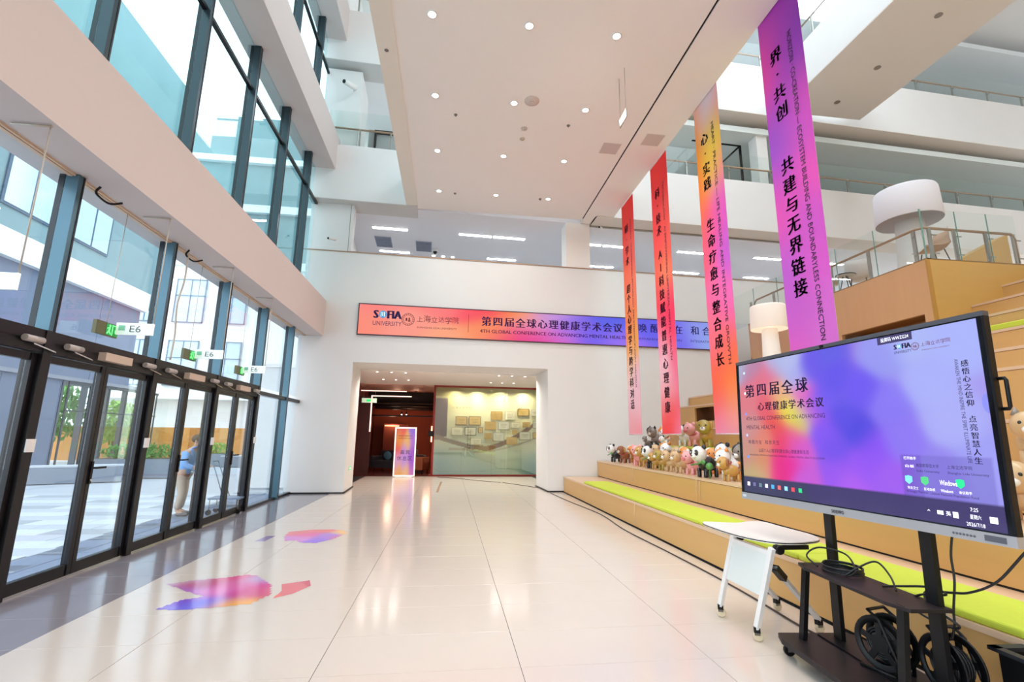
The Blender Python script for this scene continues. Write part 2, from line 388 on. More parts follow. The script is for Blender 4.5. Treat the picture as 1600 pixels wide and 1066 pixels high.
# ---------------------------------------------------------------- facade, bay by bay
MULU = mat('dark grey aluminium', (50, 62, 68), .3, .4)
MY = [-2.0, -.22, 1.56, 3.35, 5.13, 6.91, 8.69, 10.47, 12.25, 13.95]
def mull(p, y, z0, z1, w=.07, d=.125):
    MB().box(-4.0, -4.0+d, y-w/2, y+w/2-.012, z0, z1).build('mullion', MULL if z1 < 5 else MULU, p)
    MB().box(-4.0, -4.0+d+.004, y+w/2-.012, y+w/2+.012, z0, z1).build('mullion_cap', MULLF, p)
    MB().box(-4.07, -4.015, y-.025, y+.025, z0, z1).build('outer_cap', MULLF, p)
for i in range(len(MY)-1):
    y0, y1 = MY[i], MY[i+1]
    wn = st(E('window_%d' % (i+1)))
    mull(wn, y1, 2.3 if i < 7 else 0, 4.1)
    MB().box(-4.01, -3.998, y0+.03, y1-.03, 2.45, 4.1).build('glass_pane', GLASSF, wn)
    if i >= 7:
        MB().box(-4.0, -3.9, y0, y1, 2.28, 2.36).build('transom', MULLF, wn)
        MB().box(-4.0, -3.92, y0, y1, 0, .05).build('sill', MULLF, wn)
        MB().box(-4.01, -3.998, y0+.03, y1-.03, .05, 2.28).build('glass_pane', GLASSF, wn)
        continue
    tr = MB().box(-4.0, -3.88, y0+.03, y1-.03, 2.23, 2.45).build('transom', MULLF, wn)
    MB().box(-3.88, -3.875, y0+.03, y1-.03, 2.335, 2.345).build('groove', BLACK, tr)
    MB().box(-4.05, -3.87, y1-.05, y1+.05, 0, 2.45).build('door_post', MULLF, wn)
    MB().box(-3.865, -3.85, y1-.05, y1+.045, 1.30, 1.42).build('wall_switch', PLAST, wn, label='white square switch plate on the post')
    ym = (y0+y1)/2
    MB().box(-3.88, -3.80, ym-.2, ym+.26, 2.27, 2.36).build('operator_box', mat('beige operator housing', (205, 186, 168), .5), wn)
    for yy, s_ in ((y0+.2, 1), (y1-.3, -1)):
        MB().tube([(-3.84, yy-.02, 2.33), (-3.84, yy+.18, 2.33)], .032, 10).build('door_closer', mat('closer silver', (190, 182, 176), .4, .3), wn)
        MB().bar((-3.84, yy+.08, 2.29), (-3.85, yy+.08+.28, 2.25), .02, .012).build('closer_arm', CHROME, wn)
    for j, (a, b) in enumerate(((y0+.05, ym), (ym, y1-.05))):
        d = st(E('door_%d' % (2*i+j+1)))
        for q, (s0, s1) in enumerate(((a+.004, a+.06), (b-.06, b-.004))):
            MB().box(-3.98, -3.91, s0, s1, .02, 2.22).build('stile', MULLF, d)
        MB().box(-3.98, -3.92, a+.075, b-.075, .02, .125).build('bottom_rail', MULLF, d)
        MB().box(-3.98, -3.92, a+.075, b-.075, 2.15, 2.22).build('top_rail', MULLF, d)
        MB().box(-3.955, -3.945, a+.07, b-.07, .12, 2.16).build('glass_pane', GLASSF, d)
        if j == 1:
            MB().box(-3.91, -3.895, a+.02, a+.055, .93, 1.17).bar((-3.885, a+.035, 1.10), (-3.84, a+.035, 1.10), .02, .02).bar((-3.85, a+.03, 1.10), (-3.85, a+.18, 1.10), .018, .022).build('lever_handle', BLACK, d)
            MB().lathe([(.012, 0), (.012, .01)], (0, 0, 0), 12, Matrix.Translation((-3.895, a+.037, .97)) @ Matrix.Rotation(math.pi/2, 4, 'Y')).build('lock_cylinder', CHROME, d)
    MB().box(-3.99, -3.9, y0, y1, 0, .02).build('threshold', CHROME, wn)
for i in range(len(MY)-1):
    y0, y1 = MY[i], MY[i+1]
    wn = st(E('window_%d' % (i+21)))
    mull(wn, y1, 5.08, 8.88, .075, .12)
    MB().box(-4.0, -3.93, y0+.03, y1-.03, 7.9, 7.96).build('transom', MULLF, wn)
    MB().box(-4.01, -3.998, y0+.03, y1-.03, 5.08, 7.9).build('glass_pane', GLASSU, wn)
    MB().box(-4.01, -3.998, y0+.03, y1-.03, 7.96, 8.88).build('glass_pane', GLASSU, wn)
    if y1 > 6:
        w2 = st(E('window_%d' % (i+41)))
        mull(w2, y1, 9.9, 13.1, .075, .12)
        MB().box(-4.0, -3.93, y0+.03, y1-.03, 12.1, 12.16).build('transom', MULLF, w2)
        MB().box(-4.01, -3.998, y0+.03, y1-.03, 9.9, 12.1).build('glass_pane', GLASSU, w2)
        MB().box(-4.01, -3.998, y0+.03, y1-.03, 12.16, 13.1).build('glass_pane', GLASSU, w2)
st(MB().box(-4.02, -3.9, 13.9, 14.2, 0, 18).box(-4.2, -3.99, 13.9, 17, 0, 18).build('wall_left', WHITE))
st(MB().box(-4.02, -3.98, -7, 13.9, 14.2, 18).build('wall_left_upper', WHITE))
# ---------------------------------------------------------------- stepped seating
STEPS = [(3.21, .42), (4.2, .85), (5.2, 1.26), (6.1, 1.75), (6.65, 2.39), (7.1, 2.7), (7.95, 3.12), (8.7, 3.55), (9.48, 3.97), (10.22, 4.4), (11.0, 4.83)]
stand = st(E('seating_stand'))
def yb(x): return YW*math.cos(BA)+(x+4)*math.tan(BA)+.02     # far wall line
YS = 7.46                                                     # front of the raised box
for k, (x, z) in enumerate(STEPS):
    x1 = STEPS[k+1][0] if k+1 < len(STEPS) else 24.9
    z0 = STEPS[k-1][1] if k else 0
    ye = yb(x)-.02 if x < 8.7 else YS
    t0 = .045
    r = MB()
    if k == 4:      # riser with a dark niche near the far wall
        n0, n1 = 9.6, 12.57
        r.box(x, x+.05, -5.5, n0, z0, z-.04).box(x, x+.05, n1, ye, z0, z-.04).box(x, x+.05, n0, n1, z-.08, z-.04).box(x, x+.05, n0, n1, z0, z0+.2)
        r.build('riser', WOODR, stand)
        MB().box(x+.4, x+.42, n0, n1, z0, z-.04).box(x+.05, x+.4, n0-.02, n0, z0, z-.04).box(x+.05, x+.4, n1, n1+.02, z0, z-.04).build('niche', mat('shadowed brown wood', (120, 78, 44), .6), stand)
    else:
        r.box(x+(.0), x+.05, -5.5, ye, z0+(.02 if k < 3 else 0), z-.04).build('riser', WOODR, stand)
    MB().box(x-.006, x1+.05, -5.5, ye, z-.04, z).build('tread', WOODT, stand)
    if k < 3: MB().box(x+.012, x+.05, -5.5, ye, z0, z0+.02).build('shadow_gap', DARKJ, stand)
    if k: MB().box(x-.004, x+.05, -5.5, ye, z-.047, z-.041).build('edge_line', mat('dark wood line', (150, 100, 56), .6), stand)
# raised timber box with platform
YE = 12.95
box = st(E('platform_box'))
N0, N1, NZ0, NZ1 = 7.66, 9.6, 3.62, 3.82
MB().box(8.7, 8.78, YS+.032, YE-.062, 3.82, 4.828).box(8.7, 8.78, YS+.02, N0, 3.1, 3.82).box(8.7, 8.78, N1, YE, 2.7, 3.82).box(8.7, 8.78, N0, N1, 3.1, 3.2).build('side_cladding', WOODO, box)
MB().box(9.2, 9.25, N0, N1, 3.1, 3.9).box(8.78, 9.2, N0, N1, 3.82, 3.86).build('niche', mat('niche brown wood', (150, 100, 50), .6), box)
MB().box(8.752, 24.9, YS, YS+.06, 3.3, 4.828).build('front_cladding', WOODY, box)
MB().box(8.69, 8.75, YS-.01, YS+.03, 3.3, 4.828).build('corner_trim', mat('ochre corner trim', (190, 140, 62), .5), box)
MB().box(8.7, 24.9, YE-.06, YE, 2.7, 4.83).build('rear_cladding', WOODO, box)
MB().box(8.785, 24.8, YS+.065, YE-.065, 4.78, 4.832).build('platform_floor', WOODT, box)
MB().box(8.697, 8.8, YS-.003, YE, 4.83, 4.85).box(8.7, 24, YS-.003, YS+.1, 4.83, 4.85).build('edge_strip', mat('olive edge strip', (150, 120, 80), .6), box)
# stair wall beyond on the platform, right
MB().add([(9.9, 8.9, 4.84), (12.6, 8.9, 4.84), (12.6, 8.9, 6.2), (9.9, 9.2, 4.84), (12.6, 9.2, 4.84), (12.6, 9.2, 6.2)], [(0, 1, 2), (3, 5, 4), (0, 2, 5, 3), (1, 4, 5, 2)]).build('stair_flank', WOODY, box)
# platform balustrade
br = thing('glass_balustrade', 'glass balustrade with bronze handrail around the raised wooden platform', 'railing')
zp = 4.85
ys = [7.5+1.03*k for k in range(6)]
for k, y in enumerate(ys):
    p = MB().bar((8.79, y+.22, zp), (8.79, y+.22, 5.5), .03, .07, (0, 1, 0)).box(8.76, 8.79, y+.2, y+.24, 5.35, 5.38).box(8.76, 8.79, y+.2, y+.24, 4.98, 5.01).build('post', STEEL, br)
    MB().box(8.745, 8.757, y+.01, y+1.02, zp-.02, 5.86).build('glass_pane', GLASSR, br)
    MB().box(8.744, 8.758, y+.0, y+.012, zp-.02, 5.86).build('pane_edge', GEDGE, br)
for k, x in enumerate([8.96, 9.50, 10.2, 10.82]):
    MB().bar((x, 7.56, zp), (x, 7.56, 5.5), .07, .03, (0, 1, 0)).box(x+.02, x+.12, 7.52, 7.54, 5.35, 5.37).box(x+.02, x+.12, 7.52, 7.54, 4.98, 5.0).build('post', STEEL, br)
for a, b in ((8.77, 9.5), (9.52, 10.2), (10.22, 10.84)):
    MB().box(a, b, 7.505, 7.517, zp-.02, 5.86).build('glass_pane', GLASSR, br)
    MB().box(a-.006, a+.006, 7.504, 7.518, zp-.02, 5.86).build('pane_edge', GEDGE, br)
MB().tube([(8.79, 12.7, 4.9), (8.79, 12.7, 5.42), (8.79, 12.6, 5.5), (8.79, 7.68, 5.51), (8.86, 7.57, 5.51), (10.78, 7.56, 5.5), (10.85, 7.56, 5.4), (10.85, 7.56, 4.9)], .026, 10).build('handrail', RAILW, br)
# ---------------------------------------------------------------- lobby behind the opening (frame BM)
lob = st(MB().box(-1, 12, YW+1.5, 19.0, 3.4, 3.5).build('lobby_ceiling', CEILW, None, BM))
st(MB().box(-1.0, 1.5, YW+1.55, YW+1.7, 0, 3.4).build('lobby_wall_left', WHITE, None, BM))
st(MB().box(8.35, 8.5, YW+1.5, 18.7, 0, 3.4).build('lobby_wall_right', WHITE, None, BM))
MAROON = mat('maroon painted panel', (110, 38, 28), .4)
RED = mat('red brown frame', (130, 30, 22), .35)
DARKR = mat('dark maroon panel', (60, 22, 22), .4)
st(MB().box(1.2, 1.32, 15.0, 25, 0, 3.4).build('lounge_wall_left', MAROON, None, BM))
st(MB().box(1.2, 4.25, 24.8, 25, 0, 3.4).build('lounge_wall_back', mat('burnt orange wall', (168, 74, 44), .6), None, BM))
st(MB().box(4.22, 4.36, 19.5, 25, 0, 3.4).build('lounge_wall_right', mat('warm panel', (190, 130, 96), .6), None, BM))
st(MB().box(1.2, 4.3, 18.75, 25, 0, .012).build('lounge_floor', mat('dark red floor', (96, 44, 38), .15), None, BM))
st(MB().box(1.2, 4.3, 22.0, 25, 2.9, 3.0).box(1.2, 4.3, 22.0, 22.05, 2.9, 3.4).build('lounge_ceiling', mat('black ceiling', (22, 20, 22), .7), None, BM))
st(MB().box(1.2, 4.3, 18.8, 22.0, 3.38, 3.44).build('lounge_front_ceiling', mat('pinkish brown ceiling', (196, 150, 138), .5), None, BM))
MB().box(1.32, 1.8, 19.3, 19.5, 0, 2.95).build('pilaster', DARKR, COL.objects['lounge_wall_left'])
MB().box(1.9, 3.0, 23.8, 24.6, 0, 2.0).build('recess_panel', mat('brown niche panel', (120, 52, 36), .6), COL.objects['lounge_wall_back'])
WARM = mat('warm strip lamp', (255, 200, 150), .5, emit=(255, 176, 120), es=6)
def strip(name, label, m, *boxes, group=None, frame=BM, cat='light', lamp=None):
    q = MB()
    for b in boxes: q.box(*b)
    o = q.build(name, m, None, frame); return tag(o, label, cat, group)
PINKL = mat('soft pink line lamp', (255, 225, 215), .5, emit=(255, 214, 200), es=1.6)
strip('line_light', 'long thin light strip along the lounge ceiling front edge', PINKL, (1.4, 3.1, 18.95, 18.99, 3.13, 3.16))
strip('line_light', 'bent L shaped light strip framing the lounge entrance left', PINKL, (1.84, 3.3, 18.9, 18.94, 2.93, 2.965), (1.8, 1.84, 18.9, 18.94, 1.6, 2.965))
WG = [strip('wall_glow_lamp', 'warm glowing wall lamp low on the lounge back wall', WARM, (1.95, 2.6, 23.7, 23.8, 1.9, 1.93)),
      strip('wall_glow_lamp', 'warm glowing lamp band on the lounge right side wall', WARM, (4.12, 4.22, 22.2, 23.0, 1.2, 1.9))]
for o_, p_, e_ in ((WG[0], (2.3, 23.5, 2.0), 12), (WG[1], (4.0, 22.6, 1.6), 14)):
    l = bpy.data.lights.new('lamp', 'POINT'); l.energy = e_; l.color = (1, .62, .42); l.shadow_soft_size = .15
    q = bpy.data.objects.new('lamp', l); COL.objects.link(q); q.parent = o_; q.location = p_
# ducts and track spots of the lounge
du = tag(MB().tube([(1.6, 22.4, 2.75), (4.2, 23.6, 2.75)], .12, 12).tube([(1.4, 22.3, 2.8), (4.2, 22.5, 2.8)], .05, 8).box(1.5, 4.2, 22.2, 22.35, 2.3, 2.36).build('ceiling_duct', mat('dark duct', (52, 50, 54), .4, .3), None, BM), 'dark round ducts and cable tray under the lounge ceiling', 'duct')
for k, (u, s_) in enumerate(((2.76, 'left'), (2.97, 'right'))):
    t = thing('track_spot', '%s one of the two small bright spots in the dark lounge' % s_, 'light', (u, 22.6, 2.42), 0, 'lounge track spots', BM)
    MB().lathe([(.03, .0), (.035, .1)], (0, 0, 0), 12).tube([(0, 0, .1), (0, 0, .50)], .008, 6).build('housing', BLACK, t); MB().ball((0, 0, 0), .028, 10, 6).build('bulb', EMW, t)
# glazed partition with red frame
gp = st(E('window_10', frame=BM))
MB().box(4.14, 8.36, 18.68, 18.78, 3.33, 3.42).build('top_frame', RED, gp)
MB().box(4.14, 4.22, 18.68, 18.78, 0, 3.42).build('side_frame', RED, gp)
MB().box(4.05, 8.36, 18.68, 18.78, 0, .05).build('bottom_frame', RED, gp)
MB().box(4.0, 4.2, 18.6, 18.72, 1.45, 1.66).build('door_lock', BLACK, gp)
FROST = glass_mat('partition glass', (240, 244, 236), .10)
for a in (4.22, 5.6, 7.0): MB().box(a, min(a+1.38, 8.36), 18.72, 18.735, .05, 3.33).build('glass_pane', FROST, gp)
mural_c = blend([(0, 1, (176, 158, 92)), (.5, 1, (190, 176, 110)), (1, 1, (190, 176, 110)), (0, .85, (196, 184, 132)), (.4, .82, (246, 240, 206)), (.75, .84, (246, 240, 212)), (1, .8, (238, 230, 196)),
                 (.3, .6, (240, 232, 196)), (.7, .6, (240, 230, 196)), (1, .6, (236, 226, 190)), (.1, .4, (222, 218, 200)), (.5, .33, (216, 218, 205)), (.9, .38, (226, 222, 200)),
                 (0, .1, (150, 185, 200)), (.1, .08, (150, 190, 215)), (.4, .1, (190, 212, 214)), (.45, .0, (150, 196, 214)), (.7, .1, (196, 214, 196)), (.95, .1, (150, 190, 205)), (.25, .2, (206, 218, 212)), (.6, .2, (206, 216, 200))], 3.2)
def mural(u, v):
    x = u*4.3; z = v*3.4
    sw = 1.42-.42*math.sin(max(0, min(1, (x-.2)/2.6))*math.pi*.62)*1.0 if x < 2.0 else 1.0+(x-2.0)**1.55*.32
    th = .17 if x < 1.9 else .2
    if abs(z-sw) < th*.5*(1 if x < 3.9 else .8): return S(150, 128, 116) if x < 2.2 else S(128, 84, 56)
    lo = .98 if x < 1.6 else .86+(x-1.6)**1.8*.11
    if abs(z-lo) < .035 and x > .6: return S(190, 180, 168)
    if x < .5 and 1.45 < z < 2.95: return S(108, 86, 92)
    return mural_c(u, v)
mw = st(MB().box(4.2, 8.6, 19.42, 19.5, 0, 3.4).build('lobby_feature_wall', WHITE, None, BM))
MF = plane_frame((4.2, 19.41, 0), (1, 0, 0), (0, 0, 1))
print_sheet('wall_print', 4.3, 3.4, 130, 104, mural, print_mat('mural print', .4), mw, MF); 
for k, x in enumerate((5.3, 6.5, 7.68)): MB().box(x, x+.01, 19.400, 19.408, 0, 1.0).build('panel_joint', mat('joint grey', (170, 176, 170), .5), mw)
Txt().row('上海立达学院', 0, 0, .09, .13).build('lettering', mat('gold letters', (150, 120, 70), .4, .4), mw, plane_frame((4.95, 19.39, 2.6), (1, 0, 0), (0, 0, 1)))
CERT = [(5.04,1.91,5.5,2.25,'wood'),(5.57,1.91,6.05,2.26,'wood'),(6.46,2.13,6.92,2.48,'gold'),(7.01,2.13,7.46,2.49,'pale'),(7.55,2.31,8.02,2.6,'wood'),(8.11,2.3,8.37,2.58,'pale'),(6.21,1.73,6.67,2.07,'gold'),(6.75,1.74,7.22,2.08,'grey'),(7.28,1.81,7.65,2.06,'pale'),(7.76,1.86,8.07,2.07,'gold'),(8.18,1.82,8.37,2.13,'grey'),(4.89,1.5,5.35,1.82,'pale'),(5.42,1.51,5.88,1.83,'dark'),(5.95,1.61,6.14,1.83,'wood'),(6.2,1.38,6.51,1.61,'gold'),(6.54,1.29,7.01,1.64,'grey'),(7.34,1.58,7.53,1.73,'gold'),(7.62,1.35,8.08,1.68,'grey'),(8.18,1.42,8.37,1.67,'wood'),(5.65,1.14,6.1,1.41,'pale'),(7.1,1.16,7.54,1.46,'gold')]
CM = dict(wood=((120, 84, 44), (222, 184, 110)), gold=((196, 160, 84), (214, 172, 84)), pale=((205, 195, 175), (240, 232, 212)), grey=((150, 144, 136), (222, 218, 208)), dark=((58, 54, 52), (222, 214, 196)))
CW = dict(wood='brown framed gold', gold='plain gold', pale='pale', grey='grey framed white', dark='black framed cream')
rows_ = {0: 'top', 1: 'middle', 2: 'lower'}
for k, (a, z0, b, z1, kd) in enumerate(CERT):
    zc = (z0+z1)/2
    same = sorted([c for c in CERT if c[4] == kd], key=lambda c: c[0]); n = [c[:2] for c in same].index((a, z0))
    ordw = ['leftmost', 'second from left', 'third from left', 'fourth from left', 'fifth from left', 'sixth from left'][n] if n < len(same)-1 else 'rightmost'
    lv = 'high' if zc > 2.15 else ('mid height' if zc > 1.7 else 'low')
    t = thing('award_plaque', '%s award plaque, %s such, %s on the lobby wall' % (CW[kd], ordw, lv), 'plaque', ((a+b)/2, 19.40, zc), 0, 'award plaques on the lobby wall', BM)
    W_, H_ = (b-a)/2, (z1-z0)/2
    MB().box(-W_, W_, -.03, 0, -H_, H_).build('frame', mat('plaque frame '+kd, CM[kd][0], .4), t)
    MB().box(-W_+.022, W_-.022, -.034, -.028, -H_+.022, H_-.022).build('plate', mat('plaque plate '+kd, CM[kd][1], .35, .2 if kd == 'gold' else 0), t)
    q = MB()
    for j in range(3): q.box(-W_*.6+.02*j, W_*.6-.02*j, -.036, -.033, H_*.35-j*H_*.35-.008, H_*.35-j*H_*.35)
    q.build('engraving', mat('engraving brown', (120, 88, 56), .6), t)
# standee
sd = thing('roll_up_sign', 'white framed standing sign with orange and violet print, beside the red door frame', 'sign', (3.18, 18.35, 0), 0, None, BM)
MB().box(-.39, .39, -.02, .02, .02, 1.78).build('frame', mat('white lit frame', (250, 245, 240), .5, emit=(255, 240, 235), es=.5), sd)
MB().box(-.3, .3, -.15, .15, 0, .02).build('foot', PLAST, sd)
sdf = blend([(0, 1, (225, 120, 90)), (.3, .95, (240, 90, 90)), (.9, .95, (150, 110, 220)), (.2, .75, (245, 160, 60)), (.6, .7, (250, 190, 90)), (.9, .75, (190, 120, 220)), (.1, .55, (240, 90, 80)), (.5, .5, (200, 140, 220)), (.9, .45, (170, 90, 210)), (.1, .3, (220, 160, 215)), (.5, .3, (205, 150, 225)), (.9, .25, (170, 90, 215)), (.2, .1, (245, 170, 90)), (.6, .08, (250, 190, 120)), (.9, .05, (215, 120, 190))], 3)
print_sheet('print', .68, 1.66, 16, 36, sdf, print_mat('lit print', .5, .85), sd, Matrix.Translation((-.34, -.025, .07)) @ Matrix.Rotation(math.pi/2, 4, 'X'))
T_ = Matrix.Translation((0, -.03, 0)) @ Matrix.Rotation(math.pi/2, 4, 'X')
Txt().row('嘉宾', -.09, .88, .17, .19).row('休息区', -.19, .66, .17, .19).build('lettering', INK, sd, T_)
Txt().line('ADVANCING MENTAL HEALTH', -.26, 1.36, .035, .5).line('第四届全球心理健康学术会议', -.26, 1.44, .045, .5).build('small_lettering', INK, sd, T_)
# seats of the lounge
def sofa(name, label, u, v, rz, wd, cm, km):
    t = thing(name, label, 'sofa' if wd > 1 else 'armchair', (u, v, .012), rz, None, BM)
    MB().chbox(-wd/2, wd/2, -.4, .4, .12, .42, .04).build('seat', cm, t)
    MB().chbox(-wd/2, wd/2, .28, .42, .4, .82, .04).build('backrest', cm, t)
    for s_ in (-1, 1): MB().chbox(s_*wd/2-.07, s_*wd/2+.07, -.4, .4, .12, .6, .03).build('armrest', cm, t)
    for a in (-1, 1):
        for b in (-1, 1): MB().tube([(a*wd*.42, b*.34, 0), (a*wd*.42, b*.34, .13)], .02, 6).build('leg', BLACK, t)
    MB().ball((-wd*.22, .18, .6), (.2, .08, .18), 12, 8).build('cushion', km, t)
sofa('sofa', 'dark grey sofa with a blue cushion at the left of the lounge', 2.5, 21.6, -.5, 1.5, mat('charcoal fabric', (52, 52, 60), .9), mat('blue cushion', (96, 150, 180), .9))
sofa('armchair', 'grey blue armchair in the middle of the dark lounge', 3.35, 22.9, .5, .8, mat('slate fabric', (84, 96, 110), .9), mat('blue cushion', (96, 150, 180), .9))
sofa('armchair', 'orange lit small armchair beside the standing sign', 3.6, 20.6, 1.2, .7, mat('tan leather', (170, 96, 60), .6), mat('cream cushion', (225, 200, 170), .9))
# small exit lights
ex = thing('exit_light', 'small green exit lamp low on the left jamb of the opening', 'exit sign', (1.915, 14.1, .52), 0, None, BM)
MB().box(-.012, .0, -.16, .16, 0, .13).build('housing', PLAST, ex); MB().box(0, .004, -.13, .13, .015, .115).build('face', mat('exit green', (20, 160, 90), .5, emit=(40, 200, 110), es=1.0), ex)
MB().box(.004, .006, -.05, .05, .05, .08).add([(.005, -.09, .065), (.005, -.04, .1), (.005, -.04, .03)], [(0, 1, 2)]).build('arrow', mat('white mark', (250, 255, 250), .5, emit=(255, 255, 255), es=1), ex)
px = thing('exit_sign', 'pale green exit plate hanging at the lounge entrance', 'exit sign', (1.85, 17.9, 2.62), 0, None, BM)
MB().box(-.26, .26, -.01, .01, 0, .16).build('plate', mat('pale green plate', (196, 220, 196), .4, emit=(190, 220, 190), es=.3), px)
MB().tube([(-.2, 0, .16), (-.2, 0, .78)], .004, 5).tube([(.2, 0, .16), (.2, 0, .78)], .004, 5).build('hanger', STEEL, px)
MB().box(-.1, .05, -.013, -.01, .04, .12).build('mark', mat('exit green', (20, 160, 90), .5), px)
# ---------------------------------------------------------------- lamps in ceilings
def add_light(parent, e, size, col, z=-.03, spread=math.radians(150)):
    l = bpy.data.lights.new('lamp', 'AREA'); l.shape = 'DISK'; l.size = size; l.energy = e; l.color = col; l.spread = spread
    o = bpy.data.objects.new('lamp', l); COL.objects.link(o); o.parent = parent; o.location = (0, 0, z); return o
dl_ring = MB().lathe([(.085, 0), (.085, -.012), (.062, -.012), (.055, .0)], (0, 0, 0), 24, caps=False).mesh('ring'); dl_ring.materials.append(PLAST)
dl_face = MB().lathe([(.062, -.006), (.0, -.006)], (0, 0, 0), 24, caps=False).mesh('diffuser'); dl_face.materials.append(EMW)
ROWN = {12.2: 'row nearest the far wall', 10.3: 'second row from the far wall', 8.43: 'third row from the far wall', 6.57: 'fourth row from the far wall'}
COLN = {-.5: 'left', 1.05: 'middle', 2.51: 'right'}
for y in (12.2, 10.3, 8.43, 6.57, 4.7, 2.83, .96, -.91, -2.8, -4.7):
    for x in (-.5, 1.05, 2.51):
        if y in ROWN: t = thing('recessed_downlight', 'round recessed ceiling lamp, %s one in the %s' % (COLN[x], ROWN[y]), 'ceiling light', (x, y, 8.0), 0, 'downlights in the hall ceiling')
        else: t = thing('recessed_downlight', 'unseen recessed ceiling lamp added beyond the picture top, %s column, %s row' % (COLN[x], {4.7: 'first', 2.83: 'second', .96: 'third', -.91: 'fourth', -2.8: 'fifth', -4.7: 'sixth'}[y]), 'ceiling light', (x, y, 8.0), 0, 'added downlights behind the view')  # unseen rows continuing the grid, added for their light
        inst(dl_ring, 'ring', t, (0, 0, 0)); inst(dl_face, 'diffuser', t, (0, 0, 0)); add_light(t, DOWNLIGHT_W, .16, (1, .975, .945))
for z, lab, ss in ((3.4, 'lobby', [(u, v) for v in (15.1, 17.2) for u in (2.36, 2.79, 3.22, 6.15, 6.57, 7.0)]),):
    for k, (u, v) in enumerate(ss):
        side = 'left' if u < 4 else 'right'; c3 = ['left', 'middle', 'right'][k % 3]
        t = thing('small_downlight', 'small lobby ceiling spot, %s of three, %s cluster, %s row' % (c3, side, 'front' if v < 16 else 'back'), 'ceiling light', (u, v, 3.4), 0, 'small spots in the lobby ceiling', BM)
        MB().lathe([(.05, 0), (.05, -.008), (.038, -.008)], (0, 0, 0), 16, caps=False).build('ring', PLAST, t)
        MB().lathe([(.038, -.004), (.0, -.004)], (0, 0, 0), 16, caps=False).build('diffuser', EMW, t); add_light(t, 15, .07, (1, .92, .84))
for k, (u, v, wd) in enumerate(((5.0, 19.05, 0), (5.9, 19.05, 0), (6.8, 19.05, 0), (7.8, 19.05, 0))):  # added spots without a seen source, they brighten the plaque wall
    t = thing('added_wall_spot', 'added fill spot brightening the plaque wall, number %s from the red frame' % ['one', 'two', 'three', 'four'][k], 'ceiling light', (u, v, 3.39), 0, 'added plaque wall spots', BM)
    MB().lathe([(.04, 0), (.04, -.02), (.03, -.02)], (0, 0, 0), 12, caps=False).build('ring', PLAST, t); add_light(t, 22, .06, (1, .9, .72))
for u, v, z, e in ((2.6, 21.2, 3.33, 2.5), (3.4, 21.2, 3.33, 2.5)):  # point lamps with housings, added to lift the dim lounge
    t = thing('warm_fill_lamp', 'added warm fill lamp in the lounge, %s' % {2.3: 'low at the back wall', 4.0: 'at the right side', 2.6: 'left ceiling one', 3.4: 'right ceiling one'}[u], 'light', (u, v, z), 0, None, BM)
    MB().lathe([(.05, 0), (.05, .03), (0, .035)], (0, 0, 0), 12).build('housing', BLACK, t)
    l = bpy.data.lights.new('lamp', 'POINT'); l.energy = e; l.color = (1, .62, .42); l.shadow_soft_size = .15
    o = bpy.data.objects.new('lamp', l); COL.objects.link(o); o.parent = t; o.location = (0, 0, -.08)
st(MB().box(4.2, 8.6, 18.78, 19.45, 3.4, 3.45).build('niche_ceiling', WHITE, None, BM))
STRM = mat('linear lamp diffuser', (250, 252, 255), .5, emit=(244, 248, 255), es=STRIP_E)
POS = ['far left', 'left of centre', 'centre', 'right of centre', 'right', 'far right', 'outer right', 'outermost right']
for v, us in ((14.78, [(1.95, 3.05), (4.7, 5.78), (5.83, 6.9), (9.02, 9.58), (9.64, 10.6), (12.4, 13.5), (15.4, 16.5), (18, 19.1)]), (16.8, [(1.98, 3.05), (5.86, 6.95), (9.6, 10.8), (13.3, 14.4), (16.4, 17.5)])):
    for k, (a, b) in enumerate(us):
        t = thing('linear_ceiling_lamp', 'long white strip lamp in the mezzanine ceiling, %s row, %s' % ('front' if v < 15 else 'rear', POS[k]), 'ceiling light', ((a+b)/2, v, 7.99), 0, 'mezzanine strip lamps', BM)
        h = (b-a)/2
        MB().box(-h, h, -.07, .07, -.01, .01).build('frame', PLAST, t); MB().box(-h+.01, h-.01, -.06, .06, -.016, -.009).build('diffuser', STRM, t)
for k, (u, v) in enumerate(((2.2, 15.95), (3.55, 16.1))):
    t = thing('air_vent', 'grey slatted air vent in the mezzanine ceiling, %s one' % ['left', 'right'][k], 'vent', (u, v, 7.995), 0, 'mezzanine ceiling vents', BM)
    MB().box(-.27, .27, -.45, .45, -.02, .0).build('frame', mat('vent grey', (150, 156, 172), .5), t)
    for j in range(7): MB().box(-.25, .25, -.42+j*.125, -.35+j*.125, -.03, -.02).build('slat', mat('vent slat', (104, 112, 130), .5), t)
t = thing('dome_camera', 'small white ceiling camera with black dome beside the right vent', 'camera', (3.95, 16.3, 7.99), 0, None, BM)
MB().lathe([(.1, 0), (.1, -.06), (.08, -.09)], (0, 0, 0), 16, caps=False).build('housing', PLAST, t); MB().ball((0, 0, -.09), (.075, .075, .08), 14, 8).build('dome', BLACK, t)
for k, (u, v) in enumerate(((3.9, 16.95), (4.25, 16.95), (4.6, 16.95))):
    t = thing('mezzanine_spot', '%s of three small spots beside the dome camera' % ['left', 'middle', 'right'][k], 'ceiling light', (u, v, 7.99), 0, 'mezzanine spots', BM)
    MB().lathe([(.05, 0), (.05, -.01), (0, -.01)], (0, 0, 0), 14, caps=False).build('diffuser', EMW, t)
